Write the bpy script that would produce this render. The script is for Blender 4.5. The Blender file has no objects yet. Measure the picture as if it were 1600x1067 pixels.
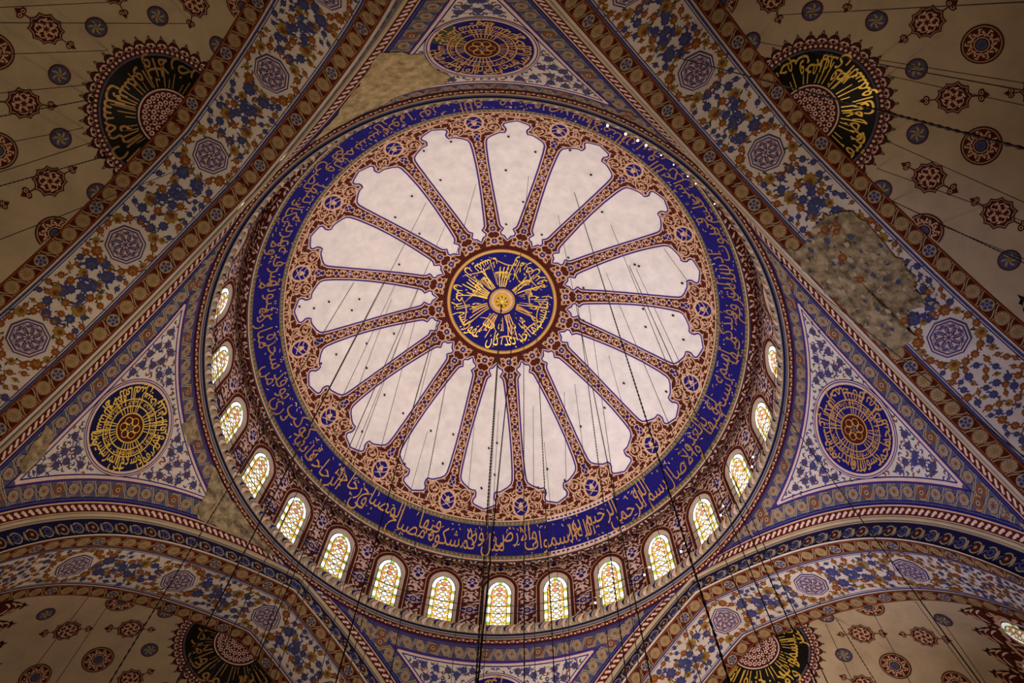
import bpy, math, random
import numpy as np
from math import pi, sin, cos, radians, degrees, hypot, atan2, sqrt, asin

# ------------------------------------------------------------------ camera, world, view, large lights
scene = bpy.context.scene
COL = scene.collection
G = 1.6                                   # eye height: everything measured above the eye is raised by this
cam_data = bpy.data.cameras.new('camera')
cam = bpy.data.objects.new('camera', cam_data)
COL.objects.link(cam)
cam.location = (1.5453, -14.0014, G)
cam.rotation_euler = (2.79355, -0.0208, -0.0098 + 0.0175)
cam_data.sensor_width = 36.0
cam_data.lens = 1424.76 / 1600 * 36.0
cam_data.clip_end = 300
scene.camera = cam

world = bpy.data.worlds.new('world')
world.use_nodes = True
world.node_tree.nodes['Background'].inputs[0].default_value = (0.55, 0.62, 0.8, 1)
world.node_tree.nodes['Background'].inputs[1].default_value = 0.05
scene.world = world
vs = scene.view_settings
vs.view_transform = 'Standard'
vs.look = 'None'
vs.exposure = 0.0
vs.gamma = 1.0
vs.use_curve_mapping = False
scene.cycles.max_bounces = 4
scene.cycles.diffuse_bounces = 3
scene.cycles.glossy_bounces = 2
scene.cycles.transmission_bounces = 2
scene.cycles.sample_clamp_indirect = 4.0
scene.cycles.use_denoising = True


def lamp(name, kind, loc, target, power, color, size=1.0, spot=None, blend=0.5):
    d = bpy.data.lights.new(name, kind)
    d.energy = power
    d.color = color
    if kind == 'AREA':
        d.shape = 'DISK'
        d.size = size
    else:
        d.shadow_soft_size = size
    if kind == 'SPOT':
        d.spot_size = radians(spot)
        d.spot_blend = blend
    o = bpy.data.objects.new(name, d)
    COL.objects.link(o)
    o.location = loc
    v = np.array(target, float) - np.array(loc, float)
    from mathutils import Vector
    o.rotation_euler = Vector(v).to_track_quat('-Z', 'Y').to_euler()
    return o


WARM = (1.0, 0.80, 0.62)
PINK = (1.0, 0.90, 0.93)
COOL = (0.66, 0.68, 1.0)
# floodlights standing on the cornice ledge, shining up into the dome
for k in range(8):
    az_ = 22.5 + 45 * k
    a = radians(az_)
    cool = k in (0, 1, 7)
    lamp('dome_floodlight', 'SPOT', (11.2 * cos(a), 11.2 * sin(a), 33.25 + G), (-6.5 * cos(a), -6.5 * sin(a), 40.5 + G),
         800 if cool else 640 if k == 2 else 790, (0.84, 0.87, 1.0) if cool else (1.0, .90, .86), 0.35, 130, 0.6)
# the great lamp hoop hanging low over the carpet: unseen, cone narrowed so the half domes stay dim
lamp('lamp_hoop_light', 'SPOT', (0, 0, 5.0), (1.2, 1.8, 40), 16000, (1.0, .85, .72), 5.0, 66, 1.0)
lamp('carpet_bounce_fill', 'AREA', (0, 3, 4.0), (0, 3, 40), 1250, WARM, 14.0)  # added area fill imitating light off the carpet
# added spots without fittings, lifting pendentives, arches, half domes and roundel
lamp('pendentive_fill_spot', 'SPOT', (-4, 2, 6.0), (13.5, 0, 29 + G), 12500, COOL, 0.6, 36, 0.9)  # added cool fill for the right pendentive
lamp('arch_fill_spot', 'SPOT', (-3, -2, 6.0), (8.5, 10.5, 31 + G), 15000, (1.0, .84, .82), 0.6, 38, 0.9)  # added to brighten the lower right arch underside
lamp('left_fill_spot', 'SPOT', (4, 0, 6.0), (-13.5, 0, 29 + G), 7500, (1.0, .78, .55), 0.6, 30, 0.9)  # added warm fill, left pendentive
lamp('top_fill_spot', 'SPOT', (0, 4, 6.0), (0, -13.0, 29 + G), 4800, (1.0, .78, .55), 0.6, 28, 0.9)  # added warm fill, pendentive above the dome
lamp('vault_fill_spot', 'SPOT', (1, 1, 6.0), (-14.5, -13.5, 29 + G), 3600, (1.0, .84, .50), 0.6, 44, 0.9)  # this and the next two: added fills for the half domes
lamp('vault_fill_spot', 'SPOT', (0, 2, 6.0), (11.6, -11.6, 31 + G), 3000, (1.0, .84, .62), 0.6, 20, 1.0)
lamp('vault_fill_spot', 'SPOT', (0, -2, 6.0), (12.0, 11.0, 31 + G), 4200, (1.0, .82, .66), 0.6, 30, 1.0)
lamp('dome_side_fill_spot', 'SPOT', (-6, 0, 6.0), (6.5, 3.0, 43 + G), 7500, (.62, .70, 1.0), 0.6, 21, 1.0)  # added to cool and brighten the right petals
lamp('roundel_glare_spot', 'SPOT', (4.3, 18.6, 8.5), (-.8, -.8, 46), 5200, (1.0, .93, .85), 0.5, 11, 0.8)  # added, placed so the gold lettering catches a glare

# ------------------------------------------------------------------ materials
MATS = []
MIX = {}


def material(name, rgb, rough=0.75, metal=0.0, noise=0.0, scale=3.0, second=None, emit=None, bump=0.0):
    m = bpy.data.materials.new(name)
    m.use_nodes = True
    nt = m.node_tree
    b = nt.nodes['Principled BSDF']
    b.inputs['Base Color'].default_value = (*rgb, 1)
    b.inputs['Roughness'].default_value = rough
    b.inputs['Metallic'].default_value = metal
    b.inputs['Specular IOR Level'].default_value = 0.12
    if noise or second:
        tc = nt.nodes.new('ShaderNodeTexCoord')
        n = nt.nodes.new('ShaderNodeTexNoise')
        n.inputs['Scale'].default_value = scale
        n.inputs['Detail'].default_value = 8
        n.inputs['Roughness'].default_value = 0.65
        nt.links.new(tc.outputs['Object'], n.inputs['Vector'])
        r = nt.nodes.new('ShaderNodeValToRGB')
        lo = second if second else tuple(c * (1 - noise) for c in rgb)
        hi = rgb if second else tuple(min(1, c * (1 + noise * .5)) for c in rgb)
        r.color_ramp.elements[0].position = 0.32
        r.color_ramp.elements[1].position = 0.66
        r.color_ramp.elements[0].color = (*lo, 1)
        r.color_ramp.elements[1].color = (*hi, 1)
        nt.links.new(n.outputs['Fac'], r.inputs['Fac'])
        nt.links.new(r.outputs['Color'], b.inputs['Base Color'])
        if bump:
            bp = nt.nodes.new('ShaderNodeBump')
            bp.inputs['Strength'].default_value = bump
            bp.inputs['Distance'].default_value = 0.05
            nt.links.new(n.outputs['Fac'], bp.inputs['Height'])
            nt.links.new(bp.outputs['Normal'], b.inputs['Normal'])
    if emit:
        b.inputs['Base Color'].default_value = (0, 0, 0, 1)
        b.inputs['Emission Color'].default_value = (*rgb, 1)
        oi = nt.nodes.new('ShaderNodeObjectInfo')      # each window's daylight is kept in its object colour
        mm = nt.nodes.new('ShaderNodeMath')
        mm.operation = 'MULTIPLY'
        mm.inputs[1].default_value = emit
        sp = nt.nodes.new('ShaderNodeSeparateColor')
        nt.links.new(oi.outputs['Color'], sp.inputs['Color'])
        nt.links.new(sp.outputs['Red'], mm.inputs[0])
        nt.links.new(mm.outputs[0], b.inputs['Emission Strength'])
    MIX[name] = len(MATS)
    MATS.append(m)
    return m


material('plaster_white', (0.80, 0.72, 0.69), noise=0.13, scale=1.6)
material('plaster_beige', (0.52, 0.395, 0.255), noise=0.16, scale=0.9)
material('red_brown', (0.085, 0.012, 0.006), noise=0.25, scale=5)
material('beige', (0.66, 0.40, 0.25), noise=0.14, scale=5)
material('pale_pink', (0.74, 0.52, 0.45), noise=0.10, scale=4)
material('purple', (0.06, 0.025, 0.19))
material('blue', (0.011, 0.008, 0.15), noise=0.2, scale=4)
material('dark_blue', (0.008, 0.009, 0.055))
material('gold', (0.62, 0.34, 0.10), rough=0.42, metal=0.35)
material('bright_gold', (0.86, 0.56, 0.09), rough=0.40, metal=0.35)
material('dull_gold', (0.42, 0.23, 0.08), rough=0.45, metal=0.3)
material('grey_green', (0.17, 0.14, 0.085), noise=0.4, scale=9)
material('black', (0.008, 0.007, 0.006), rough=0.5)
material('ground_white', (0.70, 0.60, 0.53), noise=0.12, scale=2)
material('slate', (0.092, 0.092, 0.145), noise=0.25, scale=4)
material('olive_beige', (0.40, 0.30, 0.165), noise=0.2, scale=6)
material('orange_brown', (0.26, 0.07, 0.018), noise=0.25, scale=6)
material('green', (0.05, 0.075, 0.03))
material('steel_blue', (0.055, 0.06, 0.20), noise=0.2, scale=6)
material('grey_purple', (0.085, 0.06, 0.16), noise=0.25, scale=6)
material('yellow', (0.32, 0.19, 0.045))
material('bare_stone', (0.50, 0.38, 0.22), second=(0.07, 0.05, 0.03), scale=3.2, rough=.95, bump=.6)
material('worn_plaster', (0.62, 0.46, 0.24), second=(0.22, 0.16, 0.07), scale=3.0, rough=.95, bump=.6)
material('frame_plaster', (0.56, 0.43, 0.34), noise=0.12, scale=3)
material('lead', (0.02, 0.02, 0.02), rough=.6)
material('iron', (0.02, 0.016, 0.012), rough=.5, metal=.5)
material('brass', (0.55, 0.36, 0.12), rough=.3, metal=.8)
material('glass_white', (1.0, 0.96, 0.86), emit=1.35)
material('glass_yellow', (1.0, 0.55, 0.05), emit=0.95)
material('glass_green', (0.45, 0.80, 0.12), emit=0.75)
material('glass_pink', (0.80, 0.30, 0.22), emit=0.9)
material('glass_pale', (1.0, 0.74, 0.50), emit=1.0)
material('bulb', (1.0, 0.92, 0.75), emit=9.0)
material('carpet', (0.30, 0.03, 0.02), noise=.3, scale=3)
material('marble', (0.55, 0.52, 0.48), noise=.2, scale=1)

EPS = 0.006
rnd = random.Random(7)


# ------------------------------------------------------------------ flat drawing that is later laid on a surface
class Art:
    def __init__(self):
        self.v = []
        self.n = 0
        self.q = []          # (array of faces, material index)

    def add_v(self, u, w, layer):
        u = np.asarray(u, float).ravel()
        w = np.asarray(w, float).ravel()
        a = np.stack([u, w, np.full(u.shape, float(layer))], 1)
        i = self.n
        self.v.append(a)
        self.n += len(a)
        return i

    def grid(self, U, W, mat, layer=0):
        U = np.asarray(U, float)
        W = np.asarray(W, float)
        r, c = U.shape
        i = self.add_v(U, W, layer)
        k = np.arange(r * c).reshape(r, c) + i
        f = np.stack([k[:-1, :-1], k[:-1, 1:], k[1:, 1:], k[1:, :-1]], -1).reshape(-1, 4)
        self.q.append((f, MIX[mat]))

    def rect(self, u0, u1, w0, w1, mat, layer=0, nu=1, nw=1):
        U, W = np.meshgrid(np.linspace(u0, u1, nu + 1), np.linspace(w0, w1, nw + 1))
        self.grid(U, W, mat, layer)

    def stroke(self, pts, w, mat, layer=3, closed=False):
        p = np.asarray(pts, float)
        if closed:
            p = np.vstack([p, p[:1]])
        d = np.gradient(p, axis=0)
        if closed:
            d[0] = d[-1] = (p[1] - p[-2])
        L = np.hypot(d[:, 0], d[:, 1]) + 1e-9
        nx = np.stack([-d[:, 1] / L, d[:, 0] / L], 1)
        w = np.broadcast_to(np.asarray(w, float), (len(p),))[:, None] * .5
        A = p + nx * w
        B = p - nx * w
        self.grid(np.stack([A[:, 0], B[:, 0]]), np.stack([A[:, 1], B[:, 1]]), mat, layer)

    def fan(self, pts, mat, layer=3, c=None):
        p = np.asarray(pts, float)
        if c is None:
            c = p.mean(0)
        i = self.add_v([c[0], *p[:, 0]], [c[1], *p[:, 1]], layer)
        n = len(p)
        k = np.arange(n)
        f = np.stack([np.full(n, i), i + 1 + k, i + 1 + (k + 1) % n, np.full(n, -1)], 1)
        self.q.append((f, MIX[mat]))

    def disc(self, x, y, rx, mat, layer=3, ry=None, n=14, lobes=0, amp=.15, rot=0.0):
        ry = rx if ry is None else ry
        if lobes:
            n = lobes * 4
        t = np.arange(n) / n * 2 * pi
        k = 1 + (amp * np.cos(lobes * t) if lobes else 0)
        X, Y = rx * k * np.cos(t), ry * k * np.sin(t)
        c, s = cos(rot), sin(rot)
        self.fan(np.stack([x + c * X - s * Y, y + s * X + c * Y], 1), mat, layer, (x, y))

    def ring(self, x, y, r, w, mat, layer=3, n=20, ry=None, a0=0, a1=2 * pi):
        ry = r if ry is None else ry
        t = np.linspace(a0, a1, n + 1)
        k0, k1 = (r - w / 2) / r, (r + w / 2) / r
        self.grid(np.stack([x + r * k0 * np.cos(t), x + r * k1 * np.cos(t)]),
                  np.stack([y + ry * k0 * np.sin(t), y + ry * k1 * np.sin(t)]), mat, layer)

    def leaf(self, x, y, a, L, w, mat, layer=3, bend=0.4):
        """a comma shaped leaf starting at x, y towards the angle a"""
        t = np.linspace(0, 1, 7)
        ang = a + bend * t * 1.6
        px = x + np.concatenate([[0], np.cumsum(np.cos(ang[:-1]) * L / 6)])
        py = y + np.concatenate([[0], np.cumsum(np.sin(ang[:-1]) * L / 6)])
        self.stroke(np.stack([px, py], 1), w * np.sin(pi * np.clip(t * .85 + .1, 0, 1)) ** .8 + .004, mat, layer)

    def put(self, other, x=0, y=0, rot=0.0, s=1.0, flip=False, dl=0):
        c, sn = cos(rot), sin(rot)
        for a in other.v:
            X = a[:, 0] * s * (-1 if flip else 1)
            Y = a[:, 1] * s
            self.v.append(np.stack([x + c * X - sn * Y, y + sn * X + c * Y, a[:, 2] + dl], 1))
        for f, m in other.q:
            self.q.append((np.where(f >= 0, f + self.n, -1), m))
        self.n += other.n


def merge_build(name, items, parent=None):
    """items: list of (Art, surface function) -> one mesh object"""
    V, F, M = [], [], []
    n = 0
    for art, fn in items:
        if not art.v:
            continue
        v = np.concatenate(art.v)
        P, N = fn(v[:, 0], v[:, 1])
        co = P + N * (v[:, 2:3] * EPS)
        ok = ~np.isnan(co).any(1)
        for f, m in art.q:
            good = np.where(f >= 0, ok[np.maximum(f, 0)], True).all(1)
            f = f[good]
            if len(f):
                F.append(np.where(f >= 0, f + n, -1))
                M.append(np.full(len(f), m))
        V.append(np.nan_to_num(co))
        n += len(co)
    V = np.concatenate(V)
    F = np.concatenate(F)
    M = np.concatenate(M)
    used = np.unique(F[F >= 0])
    remap = np.full(len(V) + 1, -1)
    remap[used] = np.arange(len(used))
    V = V[used]
    F = remap[F]
    tri = F[:, 3] < 0
    tot = np.where(tri, 3, 4)
    loops = F.ravel()
    loops = loops[loops >= 0]
    me = bpy.data.meshes.new(name)
    me.vertices.add(len(V))
    me.vertices.foreach_set('co', V.astype(np.float32).ravel())
    me.loops.add(len(loops))
    me.loops.foreach_set('vertex_index', loops.astype(np.int32))
    me.polygons.add(len(F))
    starts = np.concatenate([[0], np.cumsum(tot)[:-1]])
    me.polygons.foreach_set('loop_start', starts.astype(np.int32))
    ids = np.unique(M)
    mp = {int(k): i for i, k in enumerate(ids)}
    for k in ids:
        me.materials.append(MATS[int(k)])
    me.polygons.foreach_set('material_index', np.array([mp[int(k)] for k in M], np.int32))
    me.polygons.foreach_set('use_smooth', np.ones(len(F), bool))
    me.update(calc_edges=True)
    o = bpy.data.objects.new(name, me)
    COL.objects.link(o)
    if parent:
        o.parent = parent
    return o


def tag(o, label=None, cat=None, group=None, kind=None):
    if label:
        o['label'] = label
    if cat:
        o['category'] = cat
    if group:
        o['group'] = group
    if kind:
        o['kind'] = kind
    return o


def empty(name, loc=(0, 0, 0), rz=0):
    o = bpy.data.objects.new(name, None)
    COL.objects.link(o)
    o.location = loc
    o.rotation_euler = (0, 0, rz)
    return o


# ------------------------------------------------------------------ the shape of the building
RS, ZS = 12.37, 32.41 + G         # sphere of the dome
RD = 11.7                         # radius of the drum wall
A0 = 11.516                       # distance of each great arch from the axis
STEP = 0.829                      # the soffit hangs this much below the arch edge
D1, D2, D3, D4 = 0.072, 0.724, 2.908, 3.608


def zf(u):
    u = np.abs(u) / 10
    return G + 32.2352 - 2.9678 * u - 1.8022 * u ** 2 - 0.9955 * u ** 3 - 2.002 * u ** 6


def arch_profile(h):
    q = np.linspace(1e-4, 11.5, 700)
    z = zf(q)
    dz = np.gradient(z, q)
    N = np.stack([dz, -np.ones(len(q))], 1)
    N /= np.linalg.norm(N, axis=1)[:, None]
    s, zz = q + N[:, 0] * h, z + N[:, 1] * h
    k = s >= 0
    s, zz = s[k], zz[k]
    s = np.concatenate([[0], s])
    zz = np.concatenate([[zz[0]], zz])
    L = np.concatenate([[0], np.cumsum(np.hypot(np.diff(s), np.diff(zz)))])
    return s, zz, L


S0, Z0, L0 = arch_profile(0.0)
S1, Z1, L1 = arch_profile(STEP)
IN_R, IN_Z = S1, Z1


def frame(az):
    t = radians(az)
    return np.array([cos(t), sin(t), 0]), np.array([-sin(t), cos(t), 0])


def dome_fn(az0):
    a0 = radians(az0)

    def f(x, t):
        r = RS * np.sin(t / RS)
        th = a0 + x / np.maximum(r, .3)
        e = np.stack([np.sin(t / RS) * np.cos(th), np.sin(t / RS) * np.sin(th), np.cos(t / RS)], 1)
        P = e * RS
        P[:, 2] += ZS
        return P, -e
    return f


def dome_polar(th, t):
    e = np.stack([np.sin(t / RS) * np.cos(th), np.sin(t / RS) * np.sin(th), np.cos(t / RS)], 1)
    P = e * RS
    P[:, 2] += ZS
    return P, -e


def dome_flat(x, y):
    return dome_polar(np.arctan2(y, x), np.hypot(x, y))


def drum_fn(az0, R=RD):
    a0 = radians(az0)

    def f(x, z):
        th = a0 - x / R
        e = np.stack([np.cos(th), np.sin(th), np.zeros_like(th)], 1)
        P = e * R
        P[:, 2] = z + G
        return P, -e
    return f


def lathe_fn(prof):
    """u = azimuth in radians, w = distance along the profile (r, z)"""
    p = np.array(prof, float)
    L = np.concatenate([[0], np.cumsum(np.hypot(np.diff(p[:, 0]), np.diff(p[:, 1])))])

    def f(u, w):
        r = np.interp(w, L, p[:, 0])
        z = np.interp(w, L, p[:, 1])
        d = 1e-3
        dr = np.interp(w + d, L, p[:, 0]) - np.interp(w - d, L, p[:, 0])
        dz = np.interp(w + d, L, p[:, 1]) - np.interp(w - d, L, p[:, 1])
        l = np.hypot(dr, dz) + 1e-9
        nr, nz = dz / l, -dr / l
        P = np.stack([r * np.cos(u), r * np.sin(u), z + G], 1)
        return P, np.stack([nr * np.cos(u), nr * np.sin(u), nz], 1)
    f.L = L
    return f


# pendentive: surface of revolution whose radius follows the arch edge
PZ = Z0[::-1]
PS = S0[::-1]


def prho(z):
    s = np.interp(z, PZ, PS)
    return np.sqrt(A0 ** 2 + s ** 2)


_pz = np.linspace(Z0[0], Z0[-1], 900)
_pr = prho(_pz)
PY = np.concatenate([[0], np.cumsum(np.hypot(np.diff(_pz), np.diff(_pr)))])   # distance down from the top ring


def pend_point(az, z):
    r = prho(z)
    dr = (prho(z + .02) - prho(z - .02)) / .04
    l = np.sqrt(1 + dr ** 2)
    P = np.stack([r * np.cos(az), r * np.sin(az), z], 1)
    N = np.stack([-np.cos(az) / l, -np.sin(az) / l, dr / l], 1)
    return P, N


def pend_fn(az0, y0=0.0):
    """x = sideways, y = distance down the surface from the top ring"""
    a0 = radians(az0)

    def f(x, y):
        yy = y + y0
        z = np.interp(yy, PY, _pz)
        z = np.where((yy < -0.02) | (yy > PY[-1]), np.nan, z)
        r = np.interp(np.nan_to_num(yy), PY, _pr)
        az = a0 + x / r
        zn = np.where(np.isnan(z), Z0[0], z)
        P, N = pend_point(az, zn)
        lim = pi / 4 - np.arctan2(np.interp(zn, PZ, PS), A0)
        bad = np.isnan(z) | (np.abs(x / r) > lim + .004)
        P[bad] = np.nan
        return P, N
    return f


def side_fn(az0, sgn):
    """u = distance along the arch edge from its crown, w = distance onto the pendentive"""
    a0 = radians(az0)

    def f(u, w):
        s = np.interp(u, L0, S0)
        z = np.interp(u, L0, Z0)
        # param space (local azimuth from the arch's normal, z)
        phi = np.arctan2(s, A0)
        ds = .02
        s2, z2 = np.interp(u + ds, L0, S0), np.interp(u + ds, L0, Z0)
        s1, z1 = np.interp(u - ds, L0, S0), np.interp(u - ds, L0, Z0)
        T = np.stack([(np.arctan2(s2, A0) - np.arctan2(s1, A0)), z2 - z1], 1)
        r = prho(z)
        dr = (prho(z + .02) - prho(z - .02)) / .04
        g = np.sqrt(1 + dr ** 2)
        tx, ty = T[:, 0] * r, T[:, 1] * g
        l = np.hypot(tx, ty) + 1e-12
        tx, ty = tx / l, ty / l
        nx, ny = -ty, tx                     # turned towards the middle of the pendentive
        zz = z + ny * w / g
        rr = prho(np.minimum(zz, Z0[0]))
        ph = phi + nx * w / ((r + rr) / 2)
        top = zz > Z0[0] + .001
        az = a0 + sgn * ph
        P, N = pend_point(az, np.minimum(zz, Z0[0]))
        P[top | (ph > pi / 4 + .01) | (u < -1e-6)] = np.nan
        return P, N
    return f


def soffit_fn(az):
    n, s = frame(az)

    def f(u, d):
        q = np.interp(np.abs(u), L1, S1) * np.sign(u)
        z = np.interp(np.abs(u), L1, Z1)
        e = .02
        dq = np.interp(np.abs(u) + e, L1, S1) - np.interp(np.abs(u) - e, L1, S1)
        dz = np.interp(np.abs(u) + e, L1, Z1) - np.interp(np.abs(u) - e, L1, Z1)
        l = np.hypot(dq, dz) + 1e-9
        P = (A0 + d)[:, None] * n + q[:, None] * s
        P[:, 2] = z
        N = (dz / l * np.sign(u + 1e-9))[:, None] * s
        N[:, 2] = -dq / l
        return P, N
    return f


def step_fn(az, d0=D1, sg=-1.0):
    """the upright face between arch edge and soffit: u along, h downward"""
    n, s = frame(az)

    def f(u, h):
        q = np.interp(np.abs(u), L0, S0)
        z = np.interp(np.abs(u), L0, Z0)
        e = .05
        dq = np.interp(np.abs(u) + e, L0, S0) - np.interp(np.maximum(np.abs(u) - e, 0), L0, S0)
        dz = np.interp(np.abs(u) + e, L0, Z0) - np.interp(np.maximum(np.abs(u) - e, 0), L0, Z0)
        l = np.hypot(dq, dz) + 1e-9
        qq = np.maximum(q + dz / l * h, 0) * np.sign(u + 1e-9)
        P = np.full((len(u), 1), A0 + d0) * n + qq[:, None] * s
        P[:, 2] = z - dq / l * h
        return P, np.tile(n * sg, (len(u), 1))
    return f


def _semi_eval(az, a, b):
    """a = outward, b = sideways from the pole of the half dome"""
    n, s = frame(az)
    r = np.hypot(a, b)
    z = np.interp(r, IN_R, IN_Z)
    dz = (np.interp(r + .03, IN_R, IN_Z) - np.interp(np.maximum(r - .03, 0), IN_R, IN_Z)) / .06
    l = np.sqrt(1 + dz ** 2)
    P = (A0 + D4 + a)[:, None] * n + b[:, None] * s
    P[:, 2] = z
    rr = np.maximum(r, 1e-6)
    e = (a / rr)[:, None] * n + (b / rr)[:, None] * s
    N = e * (dz / l)[:, None]
    N[:, 2] = -1 / l
    P[a < -0.02] = np.nan
    return P, N


def semi_polar(az):
    def f(th, r):
        return _semi_eval(az, r * np.cos(th), r * np.sin(th))
    return f


def semi_fn(az, r0, th0):
    """motif at radius r0 and angle th0; x sideways, y outwards along the surface"""
    t0 = radians(th0)
    g = sqrt(1 + float((np.interp(r0 + .1, IN_R, IN_Z) - np.interp(r0 - .1, IN_R, IN_Z)) / .2) ** 2)

    def f(x, y):
        r = r0 + y / g
        th = t0 + x / r0
        return _semi_eval(az, r * np.cos(th), r * np.sin(th))
    return f


def flat_fn(x, y):
    P = np.stack([x, y, np.zeros_like(x)], 1)
    return P, np.tile([0, 0, 1.0], (len(x), 1))


# ------------------------------------------------------------------ Arabic lettering
_F = {}
for ch, base, kind in (('ا', 0xFE8D, 2), ('أ', 0xFE83, 2), ('إ', 0xFE87, 2), ('ؤ', 0xFE85, 2), ('ب', 0xFE8F, 4), ('ة', 0xFE93, 2),
                       ('ت', 0xFE95, 4), ('ث', 0xFE99, 4), ('ج', 0xFE9D, 4), ('ح', 0xFEA1, 4), ('خ', 0xFEA5, 4), ('د', 0xFEA9, 2),
                       ('ذ', 0xFEAB, 2), ('ر', 0xFEAD, 2), ('ز', 0xFEAF, 2), ('س', 0xFEB1, 4), ('ش', 0xFEB5, 4), ('ص', 0xFEB9, 4),
                       ('ض', 0xFEBD, 4), ('ط', 0xFEC1, 4), ('ظ', 0xFEC5, 4), ('ع', 0xFEC9, 4), ('غ', 0xFECD, 4), ('ف', 0xFED1, 4),
                       ('ق', 0xFED5, 4), ('ك', 0xFED9, 4), ('ل', 0xFEDD, 4), ('م', 0xFEE1, 4), ('ن', 0xFEE5, 4), ('ه', 0xFEE9, 4),
                       ('و', 0xFEED, 2), ('ى', 0xFEEF, 2), ('ي', 0xFEF1, 4), ('ئ', 0xFE89, 4), ('آ', 0xFE81, 2), ('ء', 0xFE80, 1)):
    _F[ch] = (base, kind)


def shape_word(w):
    out = []
    i = 0
    prev = False
    while i < len(w):
        ch = w[i]
        if ch == 'ل' and i + 1 < len(w) and w[i + 1] in 'اأإآ':
            b = {'ا': 0xFEFB, 'أ': 0xFEF7, 'إ': 0xFEF9, 'آ': 0xFEF5}[w[i + 1]]
            out.append(chr(b + (1 if prev else 0)))
            prev = False
            i += 2
            continue
        base, k = _F[ch]
        nxt = i + 1 < len(w) and w[i + 1] in _F and _F[w[i + 1]][1] > 1
        if k == 4:
            c = base + (3 if prev and nxt else 2 if nxt else 1 if prev else 0)
            prev = nxt
        elif k == 2:
            c = base + (1 if prev else 0)
            prev = False
        else:
            c = base
            prev = False
        out.append(chr(c))
        i += 1
    return ''.join(reversed(out))


_wcache = {}


def word_mesh(w, thin=0.0):
    """vertices and faces of one word; x runs left to right from 0, unit = one em"""
    key = (w, thin)
    if key in _wcache:
        return _wcache[key]
    c = bpy.data.curves.new('t', 'FONT')
    c.body = shape_word(w)
    c.resolution_u = 3
    c.offset = thin
    o = bpy.data.objects.new('t', c)
    COL.objects.link(o)
    bpy.context.view_layer.update()
    me = o.evaluated_get(bpy.context.evaluated_depsgraph_get()).to_mesh()
    v = np.empty(len(me.vertices) * 3)
    me.vertices.foreach_get('co', v)
    v = v.reshape(-1, 3)[:, :2]
    me.calc_loop_triangles()
    t = np.empty(len(me.loop_triangles) * 3, np.int32)
    me.loop_triangles.foreach_get('vertices', t)
    t = t.reshape(-1, 3)
    v = v - [v[:, 0].min(), 0]
    wd = v[:, 0].max()
    bpy.data.objects.remove(o)
    bpy.data.curves.remove(c)
    _wcache[key] = (v, t, wd)
    return _wcache[key]


def art_word(art, w, fn2, mat, layer, thin=0.0):
    """fn2 turns em coordinates (x from the right end leftwards, y up) into the art's own coordinates"""
    v, t, wd = word_mesh(w, thin)
    U, W = fn2(wd - v[:, 0], v[:, 1])
    i = art.add_v(U, W, layer)
    f = np.concatenate([t + i, np.full((len(t), 1), -1)], 1)
    art.q.append((f, MIX[mat]))


def run_text(art, text, th0, th1, levels, em_y, mat, layer, radial, thin=0.0, gap=.25):
    """words run from angle th0 to th1 (radians); every word takes the next level's baseline"""
    words = text.split()
    wd = [word_mesh(w, thin)[2] for w in words]
    total = sum(wd) + gap * (len(words) - 1)
    k = (th1 - th0) / total
    pos = 0
    for i, w in enumerate(words):
        lv = levels[i % len(levels)]
        stretch = 1.0 + .35 * (len(levels) > 1)
        off = pos - wd[i] * (stretch - 1) / 2

        def fn2(x, y, off=off, lv=lv, st=stretch):
            return th0 + (off + x * st) * k, lv - y * em_y
        art_word(art, w, fn2, mat, layer, thin)
        pos += wd[i] + gap


# ------------------------------------------------------------------ ornament pieces
def quatrefoil(r, ground='beige', petal='blue'):
    a = Art()
    a.disc(0, 0, r * 1.25, ground, 3, lobes=8, amp=.10)
    for k in range(4):
        t = pi / 4 + k * pi / 2
        a.disc(r * .55 * cos(t), r * .55 * sin(t), r * .40, petal, 4, n=8)
    a.disc(0, 0, r * .30, ground, 5, n=8)
    for k in range(4):
        t = k * pi / 2
        a.leaf(r * .55 * cos(t), r * .55 * sin(t), t, r * .65, r * .2, petal, 4, 0)
    return a


def curl(R, mat='beige', w=.045, hand=1, leaves=3, layer=2):
    a = Art()
    t = np.linspace(0, 1, 16)
    ang = hand * t * 5.2
    rr = R * (1 - .68 * t ** 1.3)
    a.stroke(np.stack([rr * np.cos(ang), rr * np.sin(ang)], 1), w * (1.1 - .4 * t), mat, layer)
    a.disc(rr[-1] * cos(ang[-1]), rr[-1] * sin(ang[-1]), w * 1.15, mat, layer, n=7)
    for k in range(leaves):
        b = hand * (.5 + k * 1.55)
        a.leaf(R * .93 * cos(b), R * .93 * sin(b), b + hand * .9, R * .62, w * 1.9, mat, layer, hand * .45)
        a.leaf(R * .80 * cos(b + .5), R * .80 * sin(b + .5), b + pi - hand * .5, R * .42, w * 1.6, mat, layer, -hand * .5)
    return a


def scatter(test, box, dmin, tries, seed):
    """points at least dmin apart for which test(x, y) holds"""
    g = random.Random(seed)
    out = []
    cell = {}
    for _ in range(tries):
        x, y = g.uniform(box[0], box[1]), g.uniform(box[2], box[3])
        d = dmin(x, y) if callable(dmin) else dmin
        i, j = int(x / d // 1), int(y / d // 1)
        if not test(x, y):
            continue
        if any(hypot(x - p[0], y - p[1]) < d for di in (-1, 0, 1) for dj in (-1, 0, 1) for p in cell.get((i + di, j + dj), ())):
            continue
        cell.setdefault((i, j), []).append((x, y))
        out.append((x, y))
    return out


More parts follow.
